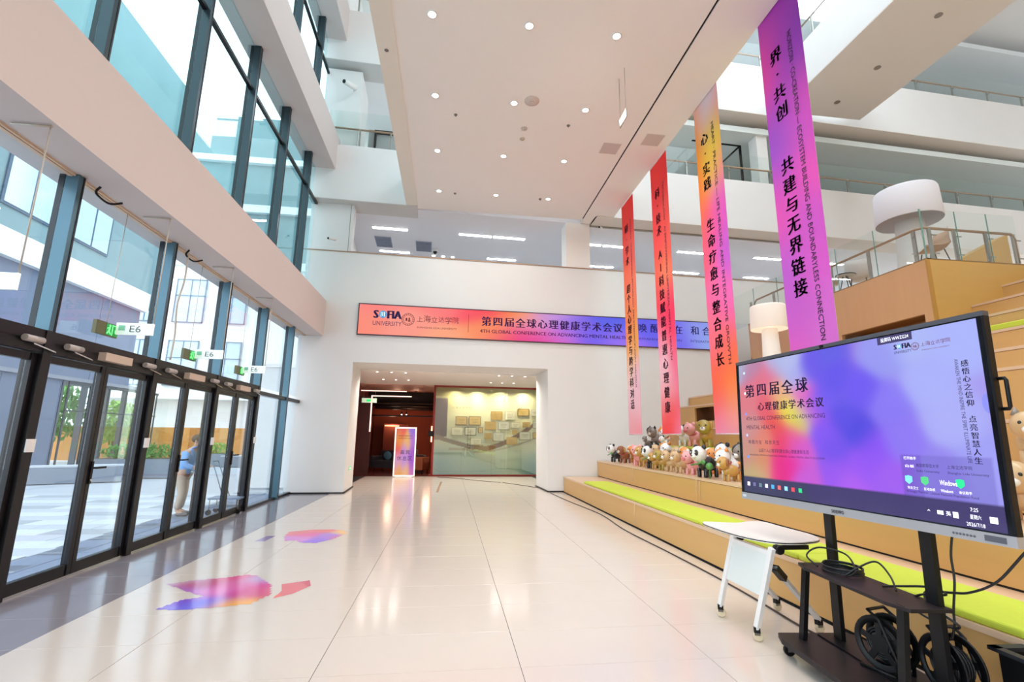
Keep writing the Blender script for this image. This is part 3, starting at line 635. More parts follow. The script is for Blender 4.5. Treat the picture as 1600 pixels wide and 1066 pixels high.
# small fittings on the hall ceiling
DET = mat('sensor grey', (120, 112, 106), .5)
for k, (x, y, r, lab, cat, m) in enumerate([(-.096, 8.95, .035, 'tiny dark sprinkler head left of the ceiling middle', 'sprinkler', DET), (2.285, 8.96, .035, 'tiny dark sprinkler head right of the ceiling middle', 'sprinkler', DET),
        (1.39, 8.32, .15, 'flat round ceiling loudspeaker beside the middle downlight', 'speaker', mat('speaker cloth', (205, 192, 184), .8)), (1.37, 9.2, .07, 'round smoke detector, nearer of two under the middle lamps', 'smoke detector', mat('detector ivory', (200, 188, 178), .6)),
        (1.385, 9.57, .06, 'round smoke detector, farther of two under the middle lamps', 'smoke detector', mat('detector tan', (200, 184, 164), .6)), (-.067, 12.27, .035, 'tiny dark sprinkler head near the far wall, left', 'sprinkler', DET), (2.29, 12.24, .04, 'tiny dark sprinkler head near the far wall, right', 'sprinkler', DET), (-1.3, 7.4, .04, 'small round sensor on the cream ceiling edge', 'sensor', DET)]):
    t = thing('ceiling_fitting' if cat == 'sensor' else cat.replace(' ', '_'), lab, cat, (x, y, 8.0))
    MB().lathe([(r, 0), (r*.95, -.015), (r*.4, -.03)], (0, 0, 0), 20).build('body', m, t); MB().lathe([(r*.3, -.03), (r*.25, -.045)], (0, 0, 0), 10).build('head', m, t)
for k, (x, y) in enumerate(((3.43, 9.64), (4.26, 9.19))):
    t = thing('access_panel', 'faint square access panel %s of the dark ceiling slot' % ['left', 'right'][k], 'panel', (x, y, 8.0))
    MB().box(-.2, .2, -.2, .2, -.008, 0).build('plate', mat('panel tone', (205, 192, 186), .7), t); MB().box(-.21, .21, -.21, .21, -.004, 0).build('rim', BEIGE, t)
t = thing('pendant_sign', 'narrow edge-on sign hanging on two wires under the ceiling right side', 'sign', (2.88, 7.36, 7.0))
MB().box(-.01, .01, -.17, .17, 0, .16).build('plate', STEEL, t); MB().tube([(0, -.14, .16), (0, -.14, 1.0)], .005, 5).build('wire', STEEL, t); MB().tube([(0, .14, .16), (0, .14, 1.0)], .005, 5).build('wire', STEEL, t)
MB().box(-.013, -.01, -.12, .12, .03, .13).build('lit_face', EMW, t)
# wall cameras
for nm, lab, u, v, z, s_ in (('wall_camera', 'small white camera on the left pier beside the mezzanine opening', 1.15, YW-.02, 6.75, 1), ('wall_camera', 'white camera on a long bracket on the upper left gallery column', 1.35, 13.2, 11.4, 1.8), ('wall_camera', 'small dark camera under the gallery edge behind the first red banner', 8.95, YW-.05, 7.75, 1)):
    t = thing(nm, lab, 'camera', (u, v, z), 0, None, BM)
    MB().tube([(0, 0, .1*s_), (.05*s_, -.12*s_, .12*s_)], .012*s_, 8).build('bracket', PLAST, t); MB().tube([(.05*s_, -.1*s_, .08*s_), (-.1*s_, -.3*s_, .03*s_)], .04*s_, 12).build('housing', PLAST, t)
    MB().tube([(-.1*s_, -.3*s_, .03*s_), (-.108*s_, -.31*s_, .027*s_)], .03*s_, 12).build('lens', BLACK, t)
# ---------------------------------------------------------------- long print on the far wall
led = thing('led_banner', 'long horizontal banner on the far wall, orange at left to blue at right, conference title', 'banner', (1.97, YW-.03, 4.2), 0, None, BM)
LW, LH = 11.3, .84
MB().box(0, LW, 0, .03, 0, LH).build('backing', BLACK, led)
MB().box(-.02, LW+.02, -.02, .03, -.025, 0).box(-.02, LW+.02, -.02, .03, LH, LH+.025).box(-.025, 0, -.02, .03, -.025, LH+.025).box(LW, LW+.025, -.02, .03, -.025, LH+.025).build('frame', mat('dark brown thin frame', (74, 42, 60), .4), led)
bl = blend([(0, .5, (255, 140, 118)), (.04, 1, (255, 130, 125)), (.12, .5, (255, 152, 135)), (.2, 1, (255, 120, 118)), (.22, .0, (255, 165, 125)), (.28, .9, (252, 60, 90)), (.3, .1, (255, 150, 90)), (.34, .95, (250, 40, 80)), (.345, .1, (248, 60, 100)), (.33, .45, (252, 150, 80)),
            (.39, .9, (255, 160, 60)), (.40, .3, (240, 40, 130)), (.43, .6, (230, 150, 190)), (.45, .1, (235, 60, 150)), (.48, .9, (200, 150, 225)), (.5, .3, (205, 110, 220)), (.54, .6, (120, 100, 235)), (.6, .3, (112, 90, 240)), (.65, .8, (80, 90, 235)), (.68, .2, (150, 110, 245)), (.75, .6, (92, 90, 238)), (.82, .5, (110, 100, 240)), (.9, .6, (140, 150, 240)), (.96, .5, (150, 180, 240)), (1, .5, (130, 170, 235))], 3.2, 2.2, .32)
XR = Matrix.Rotation(math.pi/2, 4, 'X')
print_sheet('print', LW, LH, 220, 16, lambda u, v: bl(u, v), print_mat('banner print lit', .4, .93), led, XR @ Matrix.Translation((0, 0, .004)))
LT = XR @ Matrix.Translation((0, 0, .010))
def uv(px, py):            # position on the banner as fractions of its own length/height
    return px*LW, py*LH
# logo block
def logo(parent, M, x, y, k, ink, ink2):
    "university word mark: S, blue globe, FIA, then ring emblem, brush name"
    t = Txt(); t.line('S', x, y+.36*k, .3*k, .2*k, .03).line('FIA', x+.5*k, y+.36*k, .3*k, .55*k, .03).line('UNIVERSITY', x, y+.08*k, .17*k, 1.05*k); t.build('lettering', ink, parent, M)
    MB().lathe([(.145*k, 0), (0, .001)], (x+.35*k, y+.51*k, 0), 20, caps=False).build('globe_emblem', mat('globe blue', (64, 140, 190), .5, emit=(70, 150, 200), es=.4), parent, M)
    q = MB()
    for a in range(3): q.box(x+.27*k+a*.06*k, x+.295*k+a*.06*k, y+.42*k+.03*k*(a % 2), y+.6*k, .001, .002)
    q.build('globe_mark', mat('globe white', (225, 240, 245), .5, emit=(225, 240, 245), es=.6), parent, M)
    q = MB(); cx, cy = x+1.28*k, y+.36*k
    for r0, r1 in ((.24, .225), (.17, .16)):
        q.lathe([(r1*k, 0), (r0*k, 0)], (cx, cy, .001), 28, caps=False, sm=False)
    q.box(cx-.09*k, cx-.03*k, cy-.06*k, cy+.06*k, 0, .001).box(cx+.0*k, cx+.09*k, cy-.08*k, cy-.03*k, 0, .001).box(cx+.02*k, cx+.07*k, cy-.02*k, cy+.07*k, 0, .001)
    for a in range(16):
        t_ = a*math.pi/8; q.obox(Matrix.Translation((cx+.2*k*math.cos(t_), cy+.2*k*math.sin(t_), 0)) @ Matrix.Rotation(t_, 4, 'Z'), .012*k, .02*k, .0005)
    q.build('ring_emblem', ink2, parent, M)
    t = Txt()
    for i, c in enumerate('上海立达学院'): t.ch(c, x+(1.72+i*.27)*k, y+(.40+.02*(i % 2))*k, (.24+.03*((i*2) % 3))*k)
    t.line('SHANGHAI LIDA UNIVERSITY', x+1.62*k, y+.04*k, .07*k, 1.5*k); t.build('brush_lettering', ink2, parent, M)
MAR = mat('maroon ink', (110, 28, 40), .6)
logo(led, LT, .38, .20, .74, mat('deep blue violet ink', (52, 30, 96), .6), MAR)
MB().box(3.01, 3.02, .18, .70, 0, .001).build('divider', MAR, led, LT)
t = Txt(); t.row('第四届全球心理健康学术会议', 3.53, .53, .30, .331, .014); t.line('4TH GLOBAL CONFERENCE ON ADVANCING MENTAL HEALTH', 3.35, .19, .10, 4.45, .006); t.build('title_lettering', mat('title violet ink', (58, 14, 92), .6), led, LT)
Txt().row('唤醒内在', 8.3, .57, .30, .385, .008).row('和合共生', 10.0, .57, .30, .40, .008).line('AWAKENING WITHIN', 8.15, .20, .07, 1.4).line('INTEGRATING & SYMBIOSIS', 9.85, .20, .07, 1.4).build('slogan_lettering', mat('slogan blue ink', (50, 34, 130), .6), led, LT)
# hanging banners at X = 4.70
bp3 = blend([(0.2, 0, (222, 214, 232)), (.7, .03, (226, 222, 235)), (.0, .06, (252, 150, 60)), (.5, .09, (225, 205, 222)), (1, .09, (245, 150, 150)), (.0, .18, (252, 140, 20)), (.5, .17, (240, 190, 60)), (.8, .19, (240, 215, 30)), (.6, .26, (245, 210, 20)), (.1, .3, (255, 130, 30)), (.9, .28, (240, 120, 130)), (.2, .4, (255, 90, 60)), (.8, .38, (225, 70, 190)), (.5, .45, (240, 70, 160)), (.1, .5, (255, 80, 110)), (.9, .52, (200, 80, 210)), (.3, .62, (252, 100, 160)), (.8, .66, (245, 100, 180)), (.2, .75, (255, 110, 130)), (.7, .77, (255, 100, 90)), (.3, .86, (255, 96, 40)), (.8, .84, (255, 110, 40)), (.2, .92, (252, 80, 50)), (.7, .92, (245, 150, 60)), (.3, .98, (235, 150, 195)), (.8, .99, (235, 150, 175))], 3.2, 1, 5)
bp4 = blend([(.2, 0, (150, 32, 160)), (.8, 0, (146, 28, 160)), (.5, .08, (150, 34, 165)), (.2, .12, (185, 62, 185)), (.8, .14, (158, 50, 175)), (.1, .2, (235, 60, 165)), (.5, .2, (175, 58, 190)), (.9, .2, (130, 45, 180)), (.1, .27, (240, 62, 160)), (.6, .26, (150, 52, 185)), (.9, .3, (120, 45, 175)), (.2, .34, (140, 50, 185)), (.6, .36, (180, 60, 185)), (.9, .35, (232, 64, 170)), (.2, .45, (140, 60, 195)), (.8, .44, (170, 62, 190)), (.2, .52, (205, 64, 180)), (.8, .5, (240, 66, 165)), (.1, .57, (235, 66, 165)), (.7, .6, (190, 70, 190)), (.1, .66, (180, 80, 200)), (.7, .68, (212, 76, 190)), (.3, .76, (192, 84, 196)), (.8, .8, (205, 100, 200)), (.2, .88, (220, 90, 190)), (.7, .95, (215, 120, 200))], 3.2, 1, 5)
bp2 = blend([(.3, 0, (252, 44, 44)), (.7, .1, (252, 40, 44)), (.2, .2, (250, 46, 52)), (.8, .22, (252, 70, 60)), (.3, .34, (252, 50, 54)), (.8, .36, (252, 76, 60)), (.2, .42, (252, 90, 60)), (.6, .45, (250, 140, 84)), (.2, .52, (252, 60, 80)), (.7, .54, (252, 40, 90)), (.4, .62, (252, 22, 80)), (.8, .64, (252, 28, 90)), (.1, .68, (245, 130, 160)), (.3, .74, (248, 200, 212)), (.9, .72, (250, 80, 120)), (.1, .82, (248, 205, 215)), (.5, .83, (246, 170, 185)), (.9, .8, (246, 110, 150)), (.2, .89, (248, 120, 130)), (.4, .93, (252, 60, 64)), (.3, 1, (252, 50, 50)), (.8, .96, (252, 56, 50)), (.95, 1, (246, 150, 190))], 3.2, 1, 5)
bp1 = blend([(.3, 0, (248, 44, 40)), (.7, .1, (250, 46, 42)), (.3, .22, (250, 66, 54)), (.7, .24, (246, 90, 76)), (.3, .35, (252, 110, 70)), (.7, .4, (252, 120, 84)), (.5, .5, (252, 130, 70)), (.3, .6, (252, 140, 66)), (.8, .62, (252, 170, 70)), (.4, .68, (250, 190, 120)), (.3, .76, (250, 206, 196)), (.8, .78, (248, 196, 214)), (.4, .86, (248, 200, 214)), (.8, .88, (246, 190, 206)), (.3, .96, (244, 168, 180)), (.7, 1, (246, 150, 160))], 3.2, 1, 5)
FABR = print_mat('banner fabric print', .62)
def banner(y0, y1, ztop, zbot, fn, head, body, b0, pitch, small, label, ink, k2=.27):
    w = y1-y0; h = ztop-zbot
    t = thing('hanging_banner', label, 'banner', (4.70, y1, zbot), 0, 'tall fabric banners hanging from the ceiling edge')
    M = plane_frame((0, 0, 0), (0, -1, 0), (0, 0, 1)); M2 = M @ Matrix.Translation((0, 0, .006))
    wv = lambda u, v: .0012*math.sin(u*6.28)*math.cos(v*9)
    print_sheet('fabric', w, h, 16, 150, lambda u, v: fn(u, 1-v), FABR, t, M, 0, wv)
    MB().box(0, w, zbot*0, h, -.006, -.004).build('back_face', mat('banner back', (225, 190, 200), .8), t, M)
    MB().tube([(0.004, -w, 0), (0.004, 0, 0)], .012, 8).build('bottom_rod', mat('rod white', (222, 200, 206), .5), t)
    MB().tube([(0.004, -w, h), (0.004, 0, h)], .012, 8).build('top_rod', mat('rod white', (222, 200, 206), .5), t)
    x = Txt(); cx = w*.38
    for i, c in enumerate(head): x.ch(c, cx, 7.19-.315*i-zbot, k2, .014)
    for i, c in enumerate(body): x.ch(c, cx, b0-pitch*i-zbot, k2, .014)
    x.build('lettering', ink, t, M2)
    x = Txt(); x.line(small, w*.68, 7.35-zbot, .085, 4.6 if len(small) > 50 else 4.2, rot=-1); x.build('small_lettering', ink, t, M2)
banner(11.54, 12.40, 7.99, 1.58, bp1, '研·学术', '超个人心理学与跨学科对话', 5.46, .283, 'RESEARCH · TRANSPERSONAL PSYCHOLOGY AND INTERDISCIPLINARY DIALOGUE', 'farthest hanging banner, red at the top fading to pale pink, beside the far wall', mat('dark red violet ink', (96, 16, 50), .6))
banner(9.49, 10.37, 7.99, 1.58, bp2, '科·技术', 'AI科技赋能普惠心理健康', 5.66, .318, 'TECHNOLOGY · AI EMPOWERING UNIVERSAL MENTAL HEALTH', 'second hanging banner from the far wall, bright red with crimson and pink', mat('crimson violet ink', (110, 14, 60), .6))
banner(7.34, 8.19, 8.3, 1.58, bp3, '心·实践', '生命疗愈与整合成长', 5.42, .318, 'HEART · PRACTICE — LIFE HEALING AND INTEGRATIVE GROWTH', 'hanging banner with white top, yellow and orange then magenta, third from the far wall', INKD)
banner(5.24, 6.10, 8.8, 1.58, bp4, '界·共创', '共建与无界链接', 5.38, .306, 'HORIZON · CO-CREATION — ECOSYSTEM BUILDING AND BOUNDARYLESS CONNECTION', 'nearest hanging banner, purple and violet, rising behind the display screen', INKD)
# ---------------------------------------------------------------- display on its wheeled stand
yaw, ti = .096, .034
wv_ = Vector((math.sin(yaw), -math.cos(yaw), 0)); n0_ = Vector((0, 0, 1)).cross(wv_); uv_ = Vector((0, 0, 1))*math.cos(ti)+n0_*math.sin(ti)
o_ = Vector((2.581, 3.011, 1.587))-wv_*1.897/2-uv_*1.15/2
TM = plane_frame(o_, wv_, uv_)
tvt = tag(E('interactive_display'), 'large wheeled touch display showing the violet conference slide', 'display'); tvt.matrix_world = TM
def tb_(name, m, *b, label=None, bevel=0):
    q = MB()
    for a in b: q.box(*a)
    return q.build(name, m, tvt, None, label, bevel)
tb_('back_housing', BLACK, (.08, 1.817, .08, 1.08, -.075, -.035))
tb_('frame', mat('grey silver frame', (96, 97, 104), .35, .5), (0, 1.897, 1.125, 1.15, -.035, .004), label='grey silver top edge')
tb_('side_frame', BLACK, (0, .012, .052, 1.125, -.035, .002))
tb_('side_frame', BLACK, (1.885, 1.897, .052, 1.125, -.035, .002))
tb_('bottom_chin', mat('light silver', (178, 178, 182), .35, .4), (0, 1.897, 0, .052, -.035, .008), label='light silver chin')
tb_('bezel', mat('black glossy bezel', (8, 8, 10), .12), (.012, 1.885, .05, 1.126, -.03, .0))
scr = blend([(0, 1, (168, 176, 205)), (.08, .95, (185, 130, 165)), (.12, .82, (228, 110, 130)), (.2, .86, (225, 110, 140)), (.25, .95, (170, 180, 225)), (.3, .98, (182, 190, 235)), (.33, .85, (170, 175, 235)), (.05, .7, (222, 120, 130)), (.17, .65, (230, 90, 105)), (.25, .75, (232, 170, 120)), (.29, .62, (235, 222, 70)), (.34, .55, (215, 215, 80)), (.22, .52, (232, 80, 80)), (.36, .7, (225, 100, 190)), (.40, .6, (190, 90, 220)),
             (.06, .5, (205, 140, 140)), (.14, .4, (225, 130, 110)), (.24, .38, (232, 60, 100)), (.3, .42, (235, 80, 130)), (.04, .3, (200, 145, 130)), (.12, .22, (215, 140, 100)), (.22, .2, (232, 24, 130)), (.28, .24, (232, 30, 150)), (.33, .35, (210, 90, 210)), (.08, .14, (190, 170, 120)), (.35, .14, (200, 90, 215)),
             (.42, .9, (104, 84, 232)), (.5, .98, (96, 90, 228)), (.52, .8, (98, 80, 234)), (.45, .65, (104, 84, 240)), (.55, .55, (90, 76, 230)), (.45, .45, (130, 84, 244)), (.5, .35, (112, 78, 236)), (.6, .45, (74, 70, 224)), (.62, .7, (108, 84, 240)), (.5, .2, (150, 84, 240)), (.6, .25, (150, 84, 244)), (.65, .35, (140, 80, 245)), (.55, .13, (180, 96, 240)), (.7, .2, (160, 92, 240)),
             (.72, .9, (150, 152, 240)), (.72, .6, (136, 120, 244)), (.75, .4, (142, 120, 244)), (.8, .95, (172, 184, 246)), (.85, .7, (170, 176, 248)), (.9, .5, (172, 176, 248)), (.95, .9, (170, 180, 250)), (.97, .3, (160, 160, 245)), (.85, .25, (146, 132, 238)), (.82, .12, (150, 130, 235)), (1, .1, (158, 155, 240))], 3.6, 1.7, 1, .06)
x0, x1, y0, y1 = .035, 1.862, .06, 1.117
def scf(u, v):
    y = y0+v*(y1-y0); x = x0+u*(x1-x0)
    if y < .180: return S(66, 56, 110) if x > .7 else S(60, 58, 96)
    c = scr(u, v)
    if x > 1.385 and x < 1.845 and .186 < y < .41:
        k = (S(104, 76, 190) if x < 1.5 else S(120, 110, 205)); return tuple(.45*a+.55*b for a, b in zip(c, k))
    return c
print_sheet('screen', x1-x0, y1-y0, 128, 80, scf, print_mat('screen glow', .12, 1.0), tvt, Matrix.Translation((x0, y0, .0015)))
TX = Matrix.Translation((0, 0, .003))
SI = mat('screen dark text', (40, 24, 72), .5); SW = mat('screen white text', (240, 240, 250), .5, emit=(240, 240, 250), es=.9)
x = Txt()
x.row('第四届全球', .16, .885, .118, .137, .014).row('心理健康学术会议', .28, .75, .075, .082, .014)
x.line('4TH GLOBAL CONFERENCE ON ADVANCING', .10, .640, .032, .79).line('MENTAL HEALTH', .10, .568, .032, .32)
x.row('唤醒内在', .13, .465, .036, .04).row('和合共生', .32, .465, .036, .04).line('以超个人心理学构建全球心理健康新生态', .23, .385, .03, .5).line('AWAKENING WITHIN INTEGRATING SYMBIOSIS · GLOBAL MENTAL HEALTH ECOSYSTEM', .12, .355, .013, .74)
x.col('感悟心之信仰 点亮智慧人生', 1.783, .893, .038, .0415, .01)
x.line('AWAKEN THE MIND INSPIRE THE SPIRIT ILLUMINATE LIFE', 1.735, .92, .019, .54, rot=-1)
x.line('美国索菲亚大学', 1.47, .345, .02, .12).line('Sofia University', 1.47, .315, .016, .12).line('上海立达学院', 1.63, .345, .02, .12).line('Shanghai Lida University', 1.63, .315, .016, .19).line('Strategic Partner: United Nations Population Fund', 1.40, .20, .016, .36)
x.build('screen_lettering', SI, tvt, TX)
logo(tvt, TX, 1.42, .99, .098, SI, MAR)
x = Txt(); x.line('投屏码 WWZG24', 1.345, 1.082, .026, .17); x.line('7:25', 1.715, .142, .018, .035).line('星期六', 1.71, .105, .022, .05).line('2026/7/18', 1.69, .070, .018, .082).line('英', 1.597, .103, .024, .025).line('^', 1.503, .115, .008, .016).line('打开助手', 1.405, .383, .018, .07).line('白板', 1.41, .34, .016, .05)
for i, s in enumerate(('安全卫士', '互动白板', 'Windows', '会议助手')): x.line(s, 1.41+i*.088, .222, .015, .06)
x.line('Windows', 1.585, .258, .026, .085)
x.build('white_lettering', SW, tvt, Matrix.Translation((0, 0, .0042)))
MB().box(1.322, 1.533, 1.07, 1.117, .002, .003).build('code_tab', mat('tab dark violet', (64, 54, 100), .4), tvt)
MB().box(1.600+.03, 1.655, .098, .128, .002, .003).box(1.553, 1.583, .105, .125, .002, .003).box(1.795, 1.828, .098, .128, .002, .003).build('tray_icons', SW, tvt)
ICC = [(230, 235, 250), (90, 90, 130), (90, 110, 120), (210, 200, 240), (60, 150, 220), (220, 90, 90), (130, 190, 240), (190, 60, 70), (40, 180, 110)]
for i, c in enumerate(ICC): MB().chbox(.075+i*.067, .105+i*.067, .112, .142, .002, .0032, .0005).build('app_icon', mat('icon %d %d %d' % c, c, .4, emit=c, es=.7), tvt)
for i, c in enumerate([(190, 210, 230), (210, 222, 232), (120, 130, 220), (170, 190, 235), (90, 140, 235)]): MB().lathe([(.012, .002), (0, .0032)], (.1, 1.045-.175*i, 0), 14, caps=False).build('desktop_icon', mat('dicon %d' % i, c, .4, emit=c, es=.45), tvt)
for i, c in enumerate([(110, 190, 235), (70, 170, 110), (230, 230, 245), (30, 190, 120)]):
    if i != 2: MB().prism([(1.42+i*.088+a*.022, .272+b*.022) for a, b in ((-.9, .9), (0, 1.1), (.9, .9), (.9, -.4), (0, -1.1), (-.9, -.4))], .002, .0036).build('app_icon', mat('picon %d' % i, c, .4, emit=c, es=.8), tvt)
MB().prism([(1.862-.026*math.cos(a*math.pi/6-math.pi/2), .68+.052*math.sin(a*math.pi/6-math.pi/2)) for a in range(7)], .002, .0036).build('side_tab', mat('side tab blue', (110, 112, 190), .4, emit=(110, 112, 190), es=.7), tvt)
x = Txt(); x.line('seewo', .885, .014, .022, .095, .004).build('logo', mat('chin logo grey', (70, 70, 78), .4), tvt, Matrix.Translation((0, 0, .010)))
q = MB()
for i in range(7): q.lathe([(.006, .008), (.006, .010), (0, .010)], (1.625+i*.016, .024, 0), 10)
q.build('buttons', mat('button grey', (90, 92, 104), .4), tvt)
MB().box(1.765, 1.855, .012, .04, .008, .010).build('port_cover', mat('dark port cover', (86, 88, 98), .4), tvt)
MB().box(.02, .06, .018, .036, .008, .0095).build('energy_label', mat('pale label', (205, 215, 225), .5), tvt)
MB().box(.895, .925, 1.128, 1.146, .003, .008).build('camera_window', BLACK, tvt)
MB().tube([(1.89, .80, -.03), (1.925, .80, -.03), (1.93, .79, -.03), (1.93, .66, -.03), (1.925, .65, -.03), (1.89, .65, -.03)], .009, 8).build('carry_handle', BLACK, tvt)
# the stand
std = thing('display_stand', 'black wheeled steel stand with shelf, carrying the display', 'stand', (2.62, 2.98, 0), -.096)
def L(x, y): return (x-2.62, y-2.98)
MB().prism([(-.30, .44), (-.26, .55), (.24, .55), (.28, .5), (.28, -.5), (.24, -.55), (-.26, -.55), (-.30, -.44)], .095, .13).build('base_board', mat('brown black laminate', (34, 28, 31), .45, spec=.3, noise=.15, nscale=5), std, bevel=.004)
for s_ in (-1, 1):
    MB().bar((.10, s_*.41, .13), (.125, s_*.41, 1.35), .08, .03, (1, 0, 0)).build('column', BLACK, std)
    MB().bar((-.15, s_*.43, .13), (-.085, s_*.42, .62), .05, .03, (1, 0, 0)).build('front_leg', BLACK, std)
    for a in (-.22, .22):
        c_ = E('caster', (a, s_*.49, 0), parent=std)
        MB().lathe([(.038, -.012), (.042, -.008), (.042, .008), (.038, .012)], (0, 0, .042), 18, Matrix.Rotation(math.pi/2, 4, 'X')).build('wheel', BLACK, c_)
        MB().box(-.02, .02, -.018, -.014, .03, .095).box(-.02, .02, .014, .018, .03, .095).box(-.022, .022, -.02, .02, .088, .095).build('fork', CHROME, c_)
MB().box(.0, .1, -.5, .5, .13, .14).build('base_plate', BLACK, std)
MB().prism([(-.14, .36), (-.10, .49), (.14, .49), (.14, -.49), (-.10, -.49), (-.14, -.36)], .60, .62).build('shelf', mat('brown black laminate', (48, 40, 44), .35), std, bevel=.003)
MB().box(.125, .145, -.45, .45, 1.2, 1.26).box(.125, .145, -.45, .45, 1.7, 1.76).box(.125, .15, -.45, -.36, 1.1, 1.9).box(.125, .15, .36, .45, 1.1, 1.9).build('mount_bracket', BLACK, std)
for s_ in (-1, 1): MB().lathe([(.014, 0), (.012, .008), (0, .01)], (.028, s_*.41+.02, .58), 12, Matrix.Rotation(-math.pi/2, 4, 'Y')).build('knob', CHROME, std)
# cables
CAB = mat('black cable', (24, 24, 28), .45)
def spline(pts, n=6):
    pts = [Vector(p) for p in pts]; out = []
    for i in range(len(pts)-1):
        a = pts[max(i-1, 0)]; b = pts[i]; c = pts[i+1]; d = pts[min(i+2, len(pts)-1)]
        for k in range(n):
            t = k/n; out.append(.5*((2*b)+(c-a)*t+(2*a-5*b+4*c-d)*t*t+(3*b-a-3*c+d)*t**3))
    return out+[pts[-1]]
coil = [(2.68+.1*math.cos(t)*(1+.1*math.sin(t*.37)), 3.19+.13*math.sin(t), .628+.003*t/2) for t in [k*.5 for k in range(0, 56)]]
o = tag(MB().tube(spline(coil, 2), .0055, 6).build('coiled_cable', CAB), 'black cable coil lying on the display stand shelf', 'cable')
pl_ = tag(MB().tube(spline([(2.60, 3.32, .63), (2.6, 3.42, .68), (2.64, 3.34, .75), (2.7, 3.17, .74), (2.66, 3.06, .66), (2.6, 3.08, .63), (2.66, 3.02, .70), (2.72, 2.95, .745), (2.70, 2.84, .69), (2.66, 2.77, .628)], 8), .006, 6).build('looping_cable', CAB), 'black cable looping twice above the stand shelf', 'cable')
tag(MB().tube(spline([(2.76, 2.47, 1.0), (2.76, 2.495, .885), (2.76, 2.497, .76), (2.76, 2.527, .6), (2.76, 2.535, .52), (2.76, 2.563, .44)], 6), .006, 6).build('hanging_cable', CAB), 'black cable hanging straight down from the display chin', 'cable')
tag(MB().tube(spline([(2.82, 2.0, 1.12), (2.78, 2.123, 1.0), (2.77, 2.281, .813), (2.76, 2.42, .72), (2.75, 2.52, .69), (2.72, 2.64, .66), (2.70, 2.60, .60), (2.75, 2.5, .53), (2.76, 2.58, .50), (2.74, 2.70, .52), (2.72, 2.76, .57), (2.71, 2.66, .64), (2.72, 2.52, .68), (2.70, 2.585, .70), (2.68, 2.75, .66), (2.66, 2.86, .628)], 7), .0065, 6).build('sagging_cable', CAB), 'thick black cable sagging from the display edge to the shelf with a loop', 'cable')
tag(MB().tube(spline([(3.44+.3, 16.9, .01), (2.6-.8, 16.3, .01), (2.55, 14.9, .01), (2.76, 14.2, .01), (2.80, 13.0, .01), (2.88, 11.5, .01), (3.03, 9.7, .01), (2.93, 8.09, .01), (2.96, 6.6, .01), (2.97, 5.6, .01), (2.96, 4.9, .01), (2.93, 4.4, .01), (2.9, 3.9, .01), (2.95, 3.3, .01)][1:], 8), .008, 6).build('floor_cable', mat('brown black cable', (58, 42, 38), .5)), 'long thin cable snaking over the floor beside the stepped seating', 'cable')
tag(MB().tube(spline([(-.35, 18.3, .01), (.3, 17.9, .01), (1.0, 17.0, .01), (1.75, 16.3, .01)], 8), .008, 6).build('floor_cable', mat('brown black cable', (58, 42, 38), .5)), 'cable end lying on the lobby floor before the glass partition', 'cable')
# cable reels on the base
def reel(x, y, lab, rz):
    t = thing('cable_reel', lab, 'cable reel', (x, y, .131), rz, 'black cable reels on the stand base')
    R = Matrix.Rotation(math.pi/2, 4, 'Y')
    for s_ in (-.055, .055):
        q = MB(); q.lathe([(.15, -.006), (.155, 0), (.15, .006), (.115, .006), (.115, -.006), (.15, -.006)], (s_, 0, .16), 28, R, caps=False)
        for k in range(5):
            a = k*2*math.pi/5+.3; q.bar((s_, .04*math.cos(a), .16+.04*math.sin(a)), (s_, .12*math.cos(a), .16+.12*math.sin(a)), .035, .01, (1, 0, 0))
        q.lathe([(.05, -.006), (.05, .006)], (s_, 0, .16), 20, R); q.build('flange', BLACK, t)
    q = MB(); q.lathe([(.06, -.055), (.06, .055)], (0, 0, .16), 20, R); q.build('drum', mat('reel dark', (30, 30, 34), .5), t)
    q = MB()
    for k in range(7):
        for r_ in (.072, .085): q.tube([(-.045+k*.015, r_*math.cos(a), .16+r_*math.sin(a)) for a in [j*math.pi/10 for j in range(20)]], .006, 5, closed=True)
    q.build('wound_cable', CAB, t)
    MB().tube([(-.075, -.09, .0), (-.075, -.1, .1), (-.075, -.02, .30), (-.075, .04, .34), (.075, .04, .34), (.075, -.02, .30), (.075, -.1, .1), (.075, -.09, 0)], .010, 8).tube([(-.075, -.09, .008), (-.075, .12, .008)], .01, 6).tube([(.075, -.09, .008), (.075, .12, .008)], .01, 6).build('frame_handle', BLACK, t)
    MB().box(-.03, .03, -.03, .03, .145, .175).build('socket_block', mat('pale socket', (200, 190, 180), .5), t)
reel(2.70, 2.93, 'nearer black cable reel standing on the display stand base', .25)
reel(2.80, 2.62, 'farther right black cable reel standing on the display stand base', -.1)
# dark open crate at the right edge
cr = thing('storage_bin', 'black storage bin standing on the floor at the right edge of the picture', 'bin', (3.02, 2.1, 0), -.05)
q = MB(); q.box(-.02+.0, .0, -.45, .45, 0, .38).box(.0, .28, .43, .45, 0, .38).box(.0, .28, -.45, -.43, 0, .38).box(.26, .28, -.45, .45, 0, .38).box(0, .28, -.45, .45, 0, .02); q.build('body', BLACK, cr)
MB().box(-.05, .0, -.48, .48, .38, .40).box(.26, .3, -.48, .48, .38, .40).box(-.05, .3, .43, .48, .38, .40).box(-.05, .3, -.48, -.43, .38, .40).build('rim', mat('dark rim', (40, 42, 48), .4), cr)
MB().box(.02, .24, -.3, .3, .36, .385).build('lid_insert', mat('grey blue insert', (120, 126, 140), .5), cr)
